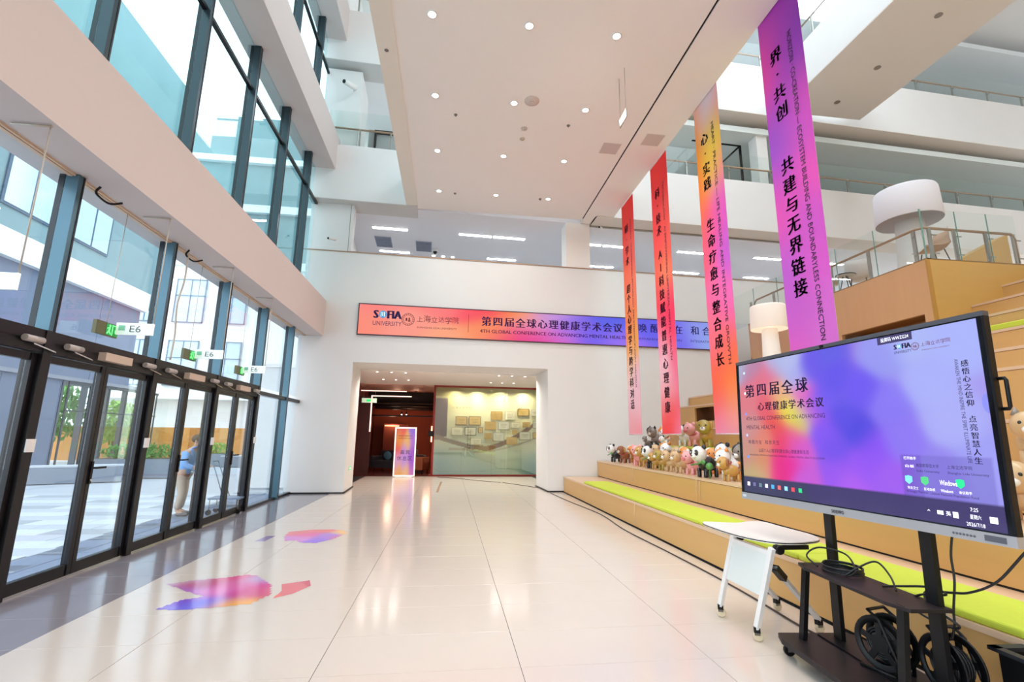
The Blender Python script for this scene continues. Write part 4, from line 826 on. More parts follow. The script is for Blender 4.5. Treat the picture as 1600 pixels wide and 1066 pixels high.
# ---------------------------------------------------------------- folding table
tbl = thing('folding_table', 'white folding training table on casters with wavy edged top beside the display', 'table', (2.6, 3.95, 0))
def tp(x, y): return (x-2.6, y-3.95)
poly = [tp(*p) for p in [(2.33, 4.47), (2.52, 4.40), (2.66, 4.36), (2.78, 4.42), (2.9, 4.46), (2.96, 4.38), (2.945, 4.2), (2.955, 4.0), (2.96, 3.8), (2.90, 3.64), (2.80, 3.57), (2.62, 3.53), (2.45, 3.57), (2.34, 3.78), (2.31, 4.08)]]
poly = poly[::-1]
def sm(poly, it=2):
    for _ in range(it): poly = [(.75*a[0]+.25*b[0], .75*a[1]+.25*b[1]) if h == 0 else (.25*a[0]+.75*b[0], .25*a[1]+.75*b[1]) for a, b in zip(poly, poly[1:]+poly[:1]) for h in (0, 1)]
    return poly
poly = sm(poly)
MB().prism(poly, .725, .745).build('table_top', mat('white laminate', (238, 232, 228), .35), tbl)
MB().prism([(a*1.006, b*1.006) for a, b in poly], .731, .738).build('edge_band', BLACK, tbl)
WM = mat('white powder coat', (232, 231, 230), .35)
for yy, yb_, nm in ((3.56, 3.745, 'near'), (4.06, 4.25, 'far')):
    a = (2.43-2.6, yy-3.95, .70); b = (2.375-2.6, yb_-3.95, .09)
    MB().bar(a, b, .045, .03, (1, 0, 0)).build('leg', WM, tbl)
    c = (2.45-2.6, yy+.02-3.95, .56); d = (2.97-2.6, yb_+.1-3.95, .10)
    MB().bar(c, d, .04, .025, (0, 0, 1)).build('brace', mat('grey brace', (205, 205, 206), .4), tbl)
    m_ = Vector(c)+(Vector(d)-Vector(c))*.08
    MB().bar(c, Vector(c)+(Vector(d)-Vector(c))*.2, .05, .045, (0, 0, 1)).build('brace_joint', BLACK, tbl)
    MB().lathe([(.03, -.03), (.034, -.02), (.034, .02), (.03, .03)], (-.12, yy-3.95, .69), 16, Matrix.Rotation(math.pi/2, 4, 'X')).bar((-.15, yy-3.95, .705), (.12, yy-3.95, .705), .03, .03).build('tilt_hinge', BLACK, tbl)
    for q_, (e, hx) in enumerate(((b, 0), (d, 0))):
        ct = E('caster', (e[0], e[1], 0), -.45+.5*q_, tbl)
        MB().box(-.022, .022, -.02, .02, .062, .10).build('socket', BLACK, ct)
        MB().lathe([(.028, -.013), (.036, -.010), (.036, .010), (.028, .013)], (.006, .0, .037), 20, Matrix.Rotation(math.pi/2, 4, 'X')).build('wheel', mat('cream rubber wheel', (214, 200, 170), .5), ct)
        MB().box(-.02, .02, -.019, -.015, .045, .065).box(-.02, .02, .015, .019, .045, .065).build('fork', mat('caster grey', (110, 104, 96), .4, .3), ct)
MB().bar((2.43-2.6, 3.56-3.95, .66), (2.43-2.6, 4.06-3.95, .66), .03, .03).build('crossbar', WM, tbl)
MB().add([(-.178+.0, 3.60-3.95, .645), (-.178, 4.06-3.95, .645), (-.205, 4.155-3.95, .33), (-.205, 3.68-3.95, .33), (-.172, 3.60-3.95, .645), (-.172, 4.06-3.95, .645), (-.199, 4.155-3.95, .33), (-.199, 3.68-3.95, .33)], [(0, 3, 2, 1), (4, 5, 6, 7), (0, 1, 5, 4), (1, 2, 6, 5), (2, 3, 7, 6), (3, 0, 4, 7)]).build('modesty_panel', mat('pale grey panel', (222, 228, 226), .4), tbl)
MB().tube([(-.1, -.36, .70), (.0, -.38, .70), (.05, -.36, .705)], .008, 6).build('release_lever', BLACK, tbl)
# ---------------------------------------------------------------- floor lamps
BULB = True
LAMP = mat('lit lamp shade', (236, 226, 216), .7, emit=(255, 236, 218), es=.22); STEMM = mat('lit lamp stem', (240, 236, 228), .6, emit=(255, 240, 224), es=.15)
def lamp(name, label, loc, s, h0, h1, h, r, sh, stm):
    t = thing(name, label, 'floor lamp', loc)
    MB().lathe([(r*.98, h0), (r, h0+.02), (r*.95, h1-.04), (r*.92, h1), (0, h1+.005)], (0, 0, 0), 36, caps=False).build('shade', sh, t)
    MB().lathe([(r*.62, 0), (r*.60, .03), (r*.48, h0*.5), (r*.42, h0), (r*.2, h0+.05)], (0, 0, 0), 28).build('stem', stm, t)
    if BULB: MB().ball((0, 0, h0+.15), .07, 12, 8).build('bulb', mat('soft bulb', (255, 250, 240), .5, emit=(255, 236, 214), es=6), t)
lamp('floor_lamp', 'glowing floor lamp with drum shade on the steps between the third and nearest banners', (7.25, 10.02, 2.705), 1, 1.28, 1.83, 0, .40, LAMP, STEMM)
BULB = False
lamp('floor_lamp', 'oversized white drum floor lamp on the raised wooden platform', (10.25, 9.05, 4.845), 1, 1.55, 2.3, 0, .63, mat('unlit lamp shade', (236, 232, 236), .7), mat('unlit stem', (228, 224, 220), .6))
# platform chairs and table
SHELL = mat('beige shell', (205, 186, 170), .5)
def chair(name, label, x, y, rz, m):
    t = thing(name, label, 'chair', (x, y, 4.845), rz, 'chairs on the raised platform')
    pts = []
    q = MB(); n = 12
    vs = []; 
    for j in range(7):
        a = j/6
        for i in range(n+1):
            b = -1+2*i/n; wd = .24+.02*math.sin(a*3); z = .44+(.0 if a < .45 else (a-.45)*.75)+.06*b*b*(1 if a < .6 else .3); y_ = -.24+.5*min(a, .55)/.55*.9+(.09*(a-.55) if a > .55 else 0)-.07*b*b*(a > .5)
            vs.append((b*wd*(1-.25*max(0, a-.75)*2), y_, z))
    fs = [(j*(n+1)+i, j*(n+1)+i+1, (j+1)*(n+1)+i+1, (j+1)*(n+1)+i) for j in range(6) for i in range(n)]
    q.add(vs, fs, True); o = q.build('shell', m, t); s_ = o.modifiers.new('s', 'SOLIDIFY'); s_.thickness = .015
    for a in (-1, 1):
        for b in (-1, 1): MB().tube([(a*.14, b*.12, .43), (a*.2, b*.2, 0)], .011, 6).build('leg', mat('dark leg', (60, 56, 54), .4), t)
chair('shell_chair', 'beige shell chair on the platform behind the glass, nearer the banner', 9.25, 10.5, .9, SHELL)
chair('shell_chair', 'pale shell chair turned away, second one behind the platform glass', 9.6, 9.9, 2.4, mat('grey beige shell', (214, 202, 196), .5))
chair('shell_chair', 'tan chair beside the oversized white lamp stem on the platform', 9.62, 8.1, -1.9, mat('tan shell', (196, 158, 128), .5))
t = thing('side_table', 'small low dark rimmed table on the platform between the shell chairs', 'table', (9.12, 9.75, 4.845))
MB().lathe([(.2, .44), (.2, .46), (0, .461)], (0, 0, 0), 24).build('table_top', mat('table grey', (190, 180, 172), .4), t); MB().tube([(.2*math.cos(k*.4), .2*math.sin(k*.4), .46) for k in range(16)], .012, 6, closed=True).build('rim', BLACK, t)
for k in range(3): MB().tube([(.05*math.cos(k*2.1), .05*math.sin(k*2.1), .44), (.17*math.cos(k*2.1), .17*math.sin(k*2.1), 0)], .01, 6).build('leg', BLACK, t)
# ---------------------------------------------------------------- seat pads
def pad(name, label, x0, x1, ya, yb2, z, th=.055):
    o = MB().box(x0, x1, ya, yb2, z, z+th).build(name, LIME, None, bevel=.02); o.modifiers['b'].segments = 3
    return tag(o, label, 'cushion', 'lime seat pads')
ys_ = [11.55, 9.75, 7.95, 6.15, 4.35, 2.55, .75]
nm_ = ['farthest, nearest the far wall', 'second from the far wall', 'third from the far wall', 'fourth from the far wall, behind the folding table', 'fifth from the far wall, behind the display stand', 'behind the black bin at the right edge']
for i in range(6): pad('seat_pad', 'lime green pad on the lowest step, '+nm_[i], 3.215, 3.80, ys_[i+1]+.005, ys_[i]-.005, .42)
pad('seat_pad', 'lime green pad on the third step under the pink pig toys', 5.22, 5.75, 9.3, 11.6, 1.26)
pad('seat_pad', 'lime green pad high on the steps at the right edge of the picture', 7.97, 8.5, 2.5, 7.3, 3.12, .09)
# ---------------------------------------------------------------- foil animal toys
FO = lambda n, c, r=.32: mat('toy '+n, c, r, .0, .6, coat=.25)
W_, K_, BR, OR, YE_, PK, TN, OL, GR, GY = FO('white', (236, 232, 228)), FO('black', (24, 26, 30)), FO('brown', (150, 88, 52)), FO('orange', (228, 142, 56)), FO('ochre', (196, 150, 74)), FO('pink', (240, 168, 168)), FO('tan', (206, 170, 124)), FO('olive', (170, 146, 62)), FO('green', (80, 150, 70)), FO('grey', (140, 128, 118))
SCARF = FO('red scarf', (200, 44, 52))
KM = dict(panda=(W_, K_), dog=(TN, BR), browndog=(BR, YE_), pig=(PK, PK), cow=(W_, K_), fox=(W_, OR), cat=(TN, GY), tabby=(GY, K_), ochredog=(YE_, BR), olivedog=(OL, YE_), orangedog=(OR, W_))
def toy(kind, label, x, y, z, s, rz):
    "standing balloon animal facing local -X; s = height"
    A, B = KM[kind]; t = thing({'panda': 'panda_toy', 'pig': 'pig_toy', 'cow': 'cow_toy', 'fox': 'fox_toy', 'cat': 'cat_toy', 'tabby': 'cat_toy'}.get(kind, 'dog_toy'), label, 'toy', (x, y, z), rz, 'foil animal toys on the steps')
    body = B if kind in ('panda', 'olivedog') else A
    MB().ball((s*.12, 0, s*.40), (s*.34, s*.22, s*.24), 14, 9).build('body', body, t)
    hm = MB().ball((-s*.22, 0, s*.70), (s*.24, s*.25, s*.25), 14, 10); hd = hm.build('head', A, t)
    em = {'panda': K_, 'cow': K_, 'pig': B, 'fox': B}.get(kind, B)
    for sg in (-1, 1):
        if kind in ('panda', 'pig', 'cow', 'dog', 'browndog', 'ochredog', 'olivedog', 'orangedog'):
            if kind in ('dog', 'browndog', 'ochredog', 'orangedog', 'olivedog'): MB().ball((-s*.18, sg*s*.24, s*.72), (s*.08, s*.05, s*.16), 10, 6).build('ear', em, t)
            else: MB().ball((-s*.16, sg*s*.17, s*.92), (s*.06, s*.08, s*.08), 10, 6).build('ear', em, t)
        else:
            MB().lathe([(s*.08, 0), (s*.045, s*.08), (.001, s*.15)], (-s*.17, sg*s*.14, s*.88), 10).build('ear', em, t)
        MB().ball((-s*.42, sg*s*.1, s*.75), (s*.04, s*.075, s*.095) if kind == 'panda' else (s*.022, s*.03, s*.035), 8, 6).build('eye_patch' if kind == 'panda' else 'eye', K_, t)
        if kind == 'panda': MB().ball((-s*.462, sg*s*.09, s*.76), (s*.012, s*.02, s*.025), 8, 5).build('eye', W_, t)
        for sx in (-.1, .34): MB().lathe([(s*.05, 0), (s*.065, s*.04), (s*.055, s*.28)], (s*sx, sg*s*.13, 0), 8).build('leg', K_ if kind in ('panda', 'tabby') else (B if kind in ('cow', 'fox') and sx > 0 else A), t)
    if kind == 'pig': MB().lathe([(s*.075, 0), (s*.08, s*.05), (s*.06, s*.07)], (-s*.44, 0, s*.64), 12, Matrix.Rotation(-math.pi/2, 4, 'Y')).build('snout', FO('snout pink', (225, 120, 130)), t)
    else:
        MB().ball((-s*.43, 0, s*.63), (s*.09, s*.1, s*.07), 10, 6).build('muzzle', PK if kind == 'cow' else W_, t); MB().ball((-s*.52, 0, s*.66), (s*.02, s*.03, s*.022), 8, 5).build('nose', K_, t)
    MB().tube([(s*.42, 0, s*.45), (s*.52, 0, s*.55), (s*.55, 0, s*.68)], [s*.035, s*.03, s*.015], 7).build('tail', B, t)
    if kind in ('cow', 'fox', 'tabby', 'orangedog'):
        MB().ball((s*.12, s*.12, s*.47), (s*.16, s*.12, s*.13), 10, 6).ball((s*.28, -s*.1, s*.44), (s*.13, s*.13, s*.14), 10, 6).build('patch', B, t)
        MB().ball((-s*.22, s*.1, s*.80), (s*.2, s*.16, s*.16), 10, 6).build('face_patch', B if kind != 'cow' else K_, t)
    if kind in ('pig', 'fox', 'orangedog', 'browndog'): MB().tube([(-s*.1+s*.17*math.cos(a)*.7, s*.2*math.sin(a), s*.52+s*.06*math.cos(a)) for a in [k*math.pi/8 for k in range(16)]], s*.022, 6, closed=True).build('scarf', SCARF, t)
    if kind == 'panda': MB().tube([(-s*.3, s*.25, s*.36), (-s*.38, -s*.1, s*.42), (-s*.4, -s*.3, s*.48)], s*.028, 7).ball((-s*.4, -s*.34, s*.48), (s*.05, s*.09, s*.07), 8, 5).build('bamboo', GR, t)
    return t
Z2, Z3 = .85, 1.26
TOYS = [('panda', 'small panda toy at the far left end of the second step', 4.50, 13.0, Z2, .44, .2), ('browndog', 'brown horned dog toy beside the farthest panda', 4.55, 12.45, Z2, .42, .5),
 ('browndog', 'darker brown dog toy, second beside the farthest panda', 4.9, 12.2, Z2, .42, .2), ('cow', 'black eared white cow toy behind the large pink pig', 4.75, 11.75, Z2, .42, .6),
 ('pig', 'large pink pig toy with red strap, left part of the second step', 4.5, 11.35, Z2, .45, .9), ('ochredog', 'ochre dog toy left of the middle panda', 4.45, 10.9, Z2, .44, .3),
 ('panda', 'middle panda toy of three on the second step', 4.42, 10.35, Z2, .46, .2), ('dog', 'tan dog toy with brown ears just right of the middle panda', 4.98, 10.12, Z2, .46, .2),
 ('olivedog', 'olive dog toy at the front edge right of the middle panda', 4.38, 9.7, Z2, .40, .1), ('orangedog', 'orange and white dog toy behind the olive one', 4.95, 9.65, Z2, .46, -.1),
 ('cat', 'tan cat toy, left one of two cats at the front edge', 4.38, 9.35, Z2, .40, .2), ('fox', 'white and orange fox toy behind the two tan cats', 4.93, 9.1, Z2, .45, .1),
 ('cat', 'tan cat toy, right one of two cats at the front edge', 4.38, 8.95, Z2, .40, .2), ('orangedog', 'orange dog toy behind the small pink pig', 5.0, 8.72, Z2, .46, .2),
 ('pig', 'small pink pig toy left of the nearest panda', 4.42, 8.6, Z2, .40, .4), ('panda', 'largest panda toy, nearest of three, left of the display', 4.38, 8.05, Z2, .50, .3),
 ('fox', 'white fox toy with orange ears right of the nearest panda', 4.55, 7.6, Z2, .46, .2), ('ochredog', 'low ochre dog toy at the edge beside the display frame', 4.36, 7.3, Z2, .36, .1),
 ('fox', 'second fox toy half hidden by the display frame', 4.8, 7.2, Z2, .45, .0), 
 ('tabby', 'grey tabby cat toy at the left end of the third step', 5.45, 12.5, Z3, .50, .5), ('fox', 'orange backed fox toy beside the tabby on the third step', 5.5, 12.0, Z3, .48, .9),
 ('cow', 'small cow toy low on the third step left of the lime pad', 5.35, 11.75, Z3, .28, .3),
 ('cow', 'spotted cow toy, left animal on the third step pad', 5.45, 10.9, 1.315, .46, .5), ('pig', 'pink pig toy on the third step lime pad', 5.5, 10.5, 1.315, .50, .3),
 ('olivedog', 'olive bodied dog toy on the third step pad, tallest there', 5.5, 10.0, 1.315, .56, .9),
 ('dog', 'tan dog toy with brown face at the right picture edge, lower step', 4.75, 3.62, Z2, .48, .5), ('cat', 'beige animal toy at the right picture edge, upper step', 5.7, 4.15, Z3, .52, .6)]
TOYS += [('orangedog', 'small orange dog toy peeping behind the horned brown dogs', 4.95, 12.7, Z2, .42, .2), ('dog', 'tan dog toy behind the large pink pig, nearer the riser', 4.98, 11.25, Z2, .48, .4),
 ('fox', 'white fox toy behind the middle panda', 4.98, 10.6, Z2, .52, .2), ('cow', 'cow toy peeping between orange dog and nearest panda', 4.98, 8.25, Z2, .54, .0),
 ('tabby', 'grey cat toy behind the nearest panda', 5.0, 7.75, Z2, .54, .2), ('ochredog', 'ochre dog toy at the front edge between olive dog and middle panda', 4.36, 10.03, Z2, .34, .2),
 ('tabby', 'small striped cat toy low on the third step, left of the tabby', 5.4, 12.95, Z3, .26, .3)]
for a in TOYS: toy(a[0], a[1], a[2], a[3], a[4], a[5]*1.1, a[6])
tag(MB().ball((4.3, 7.75, Z2+.2), .06, 16, 10).tube([(4.3, 7.75, Z2), (4.3, 7.75, Z2+.15)], .01, 6).build('green_ball', GR), 'green ball on a stick beside the nearest panda', 'ball', None)
# thin clear ribbons hanging down the risers
RB = mat('clear ribbon', (225, 205, 180), .3)
for k, (x, y, z0, z1) in enumerate([(4.19, 10.9, .5, .84), (4.19, 8.0, .45, .84), (4.19, 7.9, .5, .8), (3.2, 8.3, .05, .4)]):
    tag(MB().tube([(x, y, z1), (x-.01, y+.01, (z0+z1)/2), (x, y-.01, z0)], .004, 5).build('ribbon', RB), ['thin clear ribbon on the second riser below the middle panda', 'left thin ribbon on the second riser below the largest panda', 'right thin ribbon on the second riser below the largest panda', 'thin ribbon on the lowest riser'][k], 'ribbon')
# ---------------------------------------------------------------- hanging signs along the facade
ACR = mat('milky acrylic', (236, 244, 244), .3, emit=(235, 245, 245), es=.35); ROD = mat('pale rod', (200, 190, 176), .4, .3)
HB = mat('sign glyph grey', (90, 110, 110), .5)
ordn = ['nearest', 'second', 'third', 'farthest']
for k, y in enumerate((4.22, 6.06, 7.86, 9.62)):
    t = thing('hanging_sign', '%s white acrylic sign hanging across the facade under the edge beam' % ordn[k], 'sign', (-3.70, y, 2.68), 0, 'white hanging signs')
    MB().box(-.2, .2, -.012, .012, -.07, .07).build('plate', ACR, t)
    Txt().line('E6', -.05, -.04, .08, .12).build('lettering', HB, t, Matrix.Translation((0, -.0145, 0)) @ Matrix.Rotation(math.pi/2, 4, 'X'))
    MB().box(-.17, -.1, -.016, -.012, -.02, .04).build('mark', mat('mint mark', (150, 215, 190), .5), t)
    MB().tube([(.19, 0, .07), (.19, 0, 1.40)], .006, 6).build('rod', ROD, t); MB().tube([(-.12, 0, 1.40), (.2, 0, 1.40)], .010, 6).build('bracket', ROD, t)
for k, y in enumerate((5.93, 7.75, 9.56)):
    t = thing('exit_sign', '%s green exit box hanging against the facade glass' % ['nearest', 'middle', 'farthest'][k], 'exit sign', (-3.93, y, 2.645), 0, 'green exit boxes')
    MB().box(-.02, .02, -.18, .18, -.075, .075).build('housing', mat('brown green housing', (96, 92, 52), .4), t)
    MB().box(.02, .024, -.02, .17, -.065, .065).build('face', mat('exit face green', (40, 150, 70), .4, emit=(30, 150, 70), es=.4), t)
    FW = mat('glyph bright green', (130, 255, 150), .4, emit=(120, 255, 140), es=1)
    MB().ball((.026, .03, .045), (.002, .014, .014), 8, 5).bar((.026, .03, .03), (.026, .02, -.01), .004, .02, (0, 1, 0)).bar((.026, .02, -.01), (.026, .05, -.05), .004, .012, (0, 1, 0)).bar((.026, .02, -.01), (.026, -.005, -.05), .004, .012, (0, 1, 0)).bar((.026, .03, .025), (.026, -.01, .01), .004, .01, (0, 1, 0)).box(.024, .027, .07, .08, -.06, .06).box(.024, .027, .07, .115, .05, .06).build('running_figure', FW, t)
    MB().box(.024, .027, .12, .16, -.02, .01).build('arrow', FW, t)
    MB().tube([(0, 0, .075), (0, .03, 1.43)], .004, 5).build('wire', ROD, t)
for k, y in enumerate((5.2, 6.98)):
    tag(MB().tube(spline([(-3.72, y-.02, 4.02), (-3.76, y-.01, 3.95), (-3.74, y+.16, 3.92), (-3.66, y+.24, 3.97)], 6), .012, 6).build('loose_wire', BLACK), '%s short black wire curling under the edge beam at a mullion head' % ['near', 'far'][k], 'wire')
tag(MB().tube(spline([(-3.76, 7.02, 4.05), (-3.74, 6.99, 3.6), (-3.74, 6.9, 3.2), (-3.74, 6.95, 2.8), (-3.74, 6.93, 2.45)], 6), .012, 6).build('pale_conduit', ROD), 'pale cable running down the front of the third mullion', 'cable')
# ---------------------------------------------------------------- floor stickers
def sticker(name, label, poly, fn):
    xs = [p[0] for p in poly]; ys2 = [p[1] for p in poly]; X0, X1, Y0, Y1 = min(xs), max(xs), min(ys2), max(ys2)
    def inside(x, y):
        c = False; n = len(poly)
        for i in range(n):
            (ax, ay), (bx, by) = poly[i], poly[(i+1) % n]
            if (ay > y) != (by > y) and x < (bx-ax)*(y-ay)/(by-ay)+ax: c = not c
        return c
    N = 44; vs = []; fs = []; col = []; idx = {}
    def vi(i, j):
        if (i, j) not in idx:
            idx[(i, j)] = len(vs); vs.append((X0+(X1-X0)*i/N, Y0+(Y1-Y0)*j/N, .0012)); col.extend(fn(i/N, j/N))
        return idx[(i, j)]
    for i in range(N):
        for j in range(N):
            if inside(X0+(X1-X0)*(i+.5)/N, Y0+(Y1-Y0)*(j+.5)/N): fs.append((vi(i, j), vi(i+1, j), vi(i+1, j+1), vi(i, j+1)))
    me = bpy.data.meshes.new(name); me.from_pydata(vs, [], fs); me.materials.append(print_mat('floor sticker print', .12))
    a = me.color_attributes.new('print', 'FLOAT_COLOR', 'POINT'); a.data.foreach_set('color', col)
    o = bpy.data.objects.new(name, me); COL.objects.link(o); tag(o, label, 'sticker', None); return o
stf = blend([(.1, .9, (205, 170, 190)), (.5, .95, (220, 90, 140)), (.8, .85, (190, 170, 215)), (.3, .7, (190, 90, 130)), (.6, .65, (225, 110, 170)), (.85, .6, (215, 40, 150)), (.2, .45, (170, 120, 210)), (.5, .45, (225, 130, 200)), (.8, .4, (200, 40, 130)), (.3, .2, (110, 60, 200)), (.1, .1, (170, 140, 230)), (.55, .15, (120, 120, 235)), (.8, .1, (245, 170, 60)), (.95, .5, (230, 120, 130))], 3.2)
sticker('floor_sticker', 'large violet and magenta blot sticker on the floor, nearer the camera', [(-2.45, 4.86), (-2.35, 5.12), (-2.20, 5.18), (-2.42, 5.35), (-2.75, 5.62), (-2.55, 5.74), (-2.3, 5.80), (-2.1, 5.9), (-1.98, 5.86), (-1.86, 5.7), (-1.72, 5.52), (-1.62, 5.2), (-1.7, 4.95), (-1.95, 4.88), (-2.2, 4.84)], stf)
sticker('floor_sticker', 'small pink tongue of floor sticker right of the large violet one', [(-1.62, 5.52), (-1.38, 5.64), (-1.32, 5.45), (-1.42, 5.2), (-1.56, 5.08), (-1.55, 5.3)], blend([(0, 0, (235, 120, 110)), (.5, .5, (220, 110, 120)), (1, 1, (205, 90, 110))]))
sticker('floor_sticker', 'flat pink and violet cloud sticker farther down the floor', [(-2.25, 7.62), (-2.36, 7.95), (-2.40, 8.3), (-2.1, 8.45), (-1.8, 8.46), (-1.62, 8.38), (-1.50, 8.15), (-1.60, 7.72), (-1.78, 7.46), (-2.0, 7.5), (-2.12, 7.66)], blend([(0, .2, (205, 130, 205)), (.2, .8, (235, 110, 120)), (.6, .95, (240, 110, 110)), (.95, .8, (245, 190, 110)), (.4, .6, (235, 90, 160)), (.3, .3, (215, 130, 215)), (.7, .5, (170, 110, 225)), (.7, .15, (150, 100, 235)), (1, .3, (220, 110, 150))]))
sticker('floor_sticker', 'tiny grey violet floor sticker beside the border band', [(-2.66, 7.62), (-2.62, 8.0), (-2.5, 8.0), (-2.52, 7.62)], blend([(0, 0, (170, 150, 190)), (1, 1, (150, 120, 160))]))
sticker('floor_strip', 'narrow tan strip lying on the floor before the lobby', [(-.28, 13.6), (-.22, 13.6), (-.15, 16.6), (-.22, 16.6)], blend([(0, 0, (200, 140, 90)), (1, 1, (190, 140, 100))]))
# ================================================================ OUTSIDE
PAVL = [mat('pale paving', (214, 216, 220), .6, noise=.05, nscale=5), mat('light grey paving', (196, 198, 204), .6, noise=.05, nscale=5), mat('mid grey paving', (172, 175, 182), .6, noise=.05, nscale=5)]
pz = st(MB().box(-60, -4.12, -12, 60, -.35, -.052).build('plaza_ground', mat('plaza ground', (192, 194, 200), .7, noise=.05, nscale=1.2)))
_pm = []
for m in PAVL:
    me = MB().chbox(.006, .894, .006, .444, -.052, -.02, .004).mesh('paving_slab'); me.materials.append(m); _pm.append(me)
_bm = MB().chbox(.006, .444, .006, .894, -.052, -.02, .004).mesh('paving_slab'); _bm.materials.append(mat('blue grey paving', (128, 136, 158), .6, noise=.08, nscale=12))
cnt = 0
for j in range(24):
    y = 3.0+j*.45*1.0
    for i in range(9):
        x = -5.0-.9*(i+1)+(.45 if j % 2 else 0)-.1
        if y < 4.5+abs(x+5)*.2: continue
        k = (j+2*i) % 6
        inst(_pm[2 if k == 0 else (1 if k in (1, 5, 3) else 0)], 'paving_slab', pz, (x, y, 0)); cnt += 1
for j in range(12): inst(_bm, 'paving_slab', pz, (-4.62, 2.7+j*.9, 0))
for j in range(12): inst(_bm, 'paving_slab', pz, (-5.07, 2.7+j*.9, 0))
CONC = mat('pale blue grey concrete', (120, 130, 152), .7, noise=.08, nscale=.8); CONT = mat('teal grey concrete', (122, 148, 152), .7, noise=.1, nscale=1.2)
PALE = mat('white outer cladding', (244, 245, 246), .6)
# wing across the court, parallel to the facade
bw = thing('office_wing', 'pale concrete building wing across the courtyard with white parapet band', 'building')
MB().box(-14.6, -14.0, 6, 19.45, 0, 3.35).build('ground_wall', CONC, bw)
q = MB()
for k in range(5): q.box(-14.03, -13.985, 19.4-k*2.4, 19.42-k*2.4, 0, 3.3)
q.box(-14.03, -13.985, 6, 19.4, 1.9, 1.92); q.build('wall_joint', mat('joint blue grey', (120, 132, 156), .7), bw)
MB().box(-15.5, -13.9, 6, 24, 3.32, 3.45).build('canopy_slab', mat('canopy underside', (150, 152, 162), .7), bw)
for k in range(7): MB().box(-14.3, -14.0, 23.1-k*2.4-2.38, 23.1-k*2.4, 3.45, 6.8).build('wall_panel', CONC, bw)
MB().box(-14.6, -13.75, 6, 23.2, 6.8, 7.65).build('parapet_band', PALE, bw)
MB().box(-16, -15.2, 2, 26.5, 7.65, 20.4).build('upper_wall', CONT, bw)
for k in range(5):
    wn = MB().box(-15.22, -15.15, 8+k*3, 10.2+k*3, 9, 11.2).build('window', mat('dark outer frame', (70, 90, 110), .4), bw)
    MB().box(-15.16, -15.13, 8.1+k*3, 9.1+k*3, 9.1, 11.1).box(-15.16, -15.13, 9.2+k*3, 10.1+k*3, 9.1, 11.1).build('pane', mat('outer pane', (190, 212, 226), .1, spec=1), wn)
for k in range(4): MB().box(-14.2, -14.0, 19.5+k*1.2, 19.58+k*1.2, 0, 3.32).build('post', mat('outer post', (84, 92, 104), .5), bw)
# white block with square windows beyond
b2 = thing('white_block', 'bright white building with dark gridded windows at the end of the court', 'building')
MB().box(-21, -4.2, 30.5, 34, 3.4, 12).build('wall', PALE, b2)
MB().box(-21, -4.2, 30.5, 34, 12, 22).build('upper_wall', CONT, b2)
MB().box(-21, -4.2, 30.2, 30.5, 15.2, 15.7).box(-21, -4.2, 30.2, 30.5, 18.6, 19.0).box(-21, -4.2, 30.3, 34, 11.5, 12).build('parapet', PALE, b2)
MB().box(-21, -4.2, 31.5, 34, 0, 3.4).build('ground_floor', PALE, b2)
for k, (x, z) in enumerate([(-16.6, 8.0), (-14.2, 8.0), (-16.6, 4.2), (-14.2, 4.2), (-19, 8.0), (-19, 4.2)]):
    wn = MB().box(x, x+1.6, 30.4, 30.5, z, z+2.6).build('window', mat('pane pale blue', (196, 214, 230), .2), b2)
    MB().box(x-.05, x, 30.36, 30.44, z-.05, z+2.65).box(x+1.6, x+1.65, 30.36, 30.44, z-.05, z+2.65).box(x+.78, x+.82, 30.36, 30.44, z, z+2.6).box(x-.05, x+1.65, 30.36, 30.44, z-.05, z).box(x-.05, x+1.65, 30.36, 30.44, z+1.6, z+1.64).box(x-.05, x+1.65, 30.36, 30.44, z+2.6, z+2.65).build('mullion_grid', mat('outer frame grey', (120, 136, 152), .5), wn)
# timber fence
fn = thing('timber_fence', 'long orange brown timber panel fence closing the courtyard', 'fence', (0, 28.3, 0))
OF = [mat('orange fence wood', (222, 150, 74), .6, noise=.1, nscale=3, stretch=(1, 1, .2)), mat('brown fence wood', (190, 122, 56), .6, noise=.1, nscale=3, stretch=(1, 1, .2)), mat('light fence wood', (228, 166, 98), .6, noise=.1, nscale=3, stretch=(1, 1, .2))]
for k in range(22): MB().box(-22+k*.75, -22+k*.75+.74, 0, .05, 0, 1.74).build('panel', OF[[0, 2, 0, 0, 1, 0, 2][k % 7]], fn)
MB().box(-22, -5.5, .05, .12, .3, .4).box(-22, -5.5, .05, .12, 1.3, 1.4).build('back_rail', OF[1], fn)
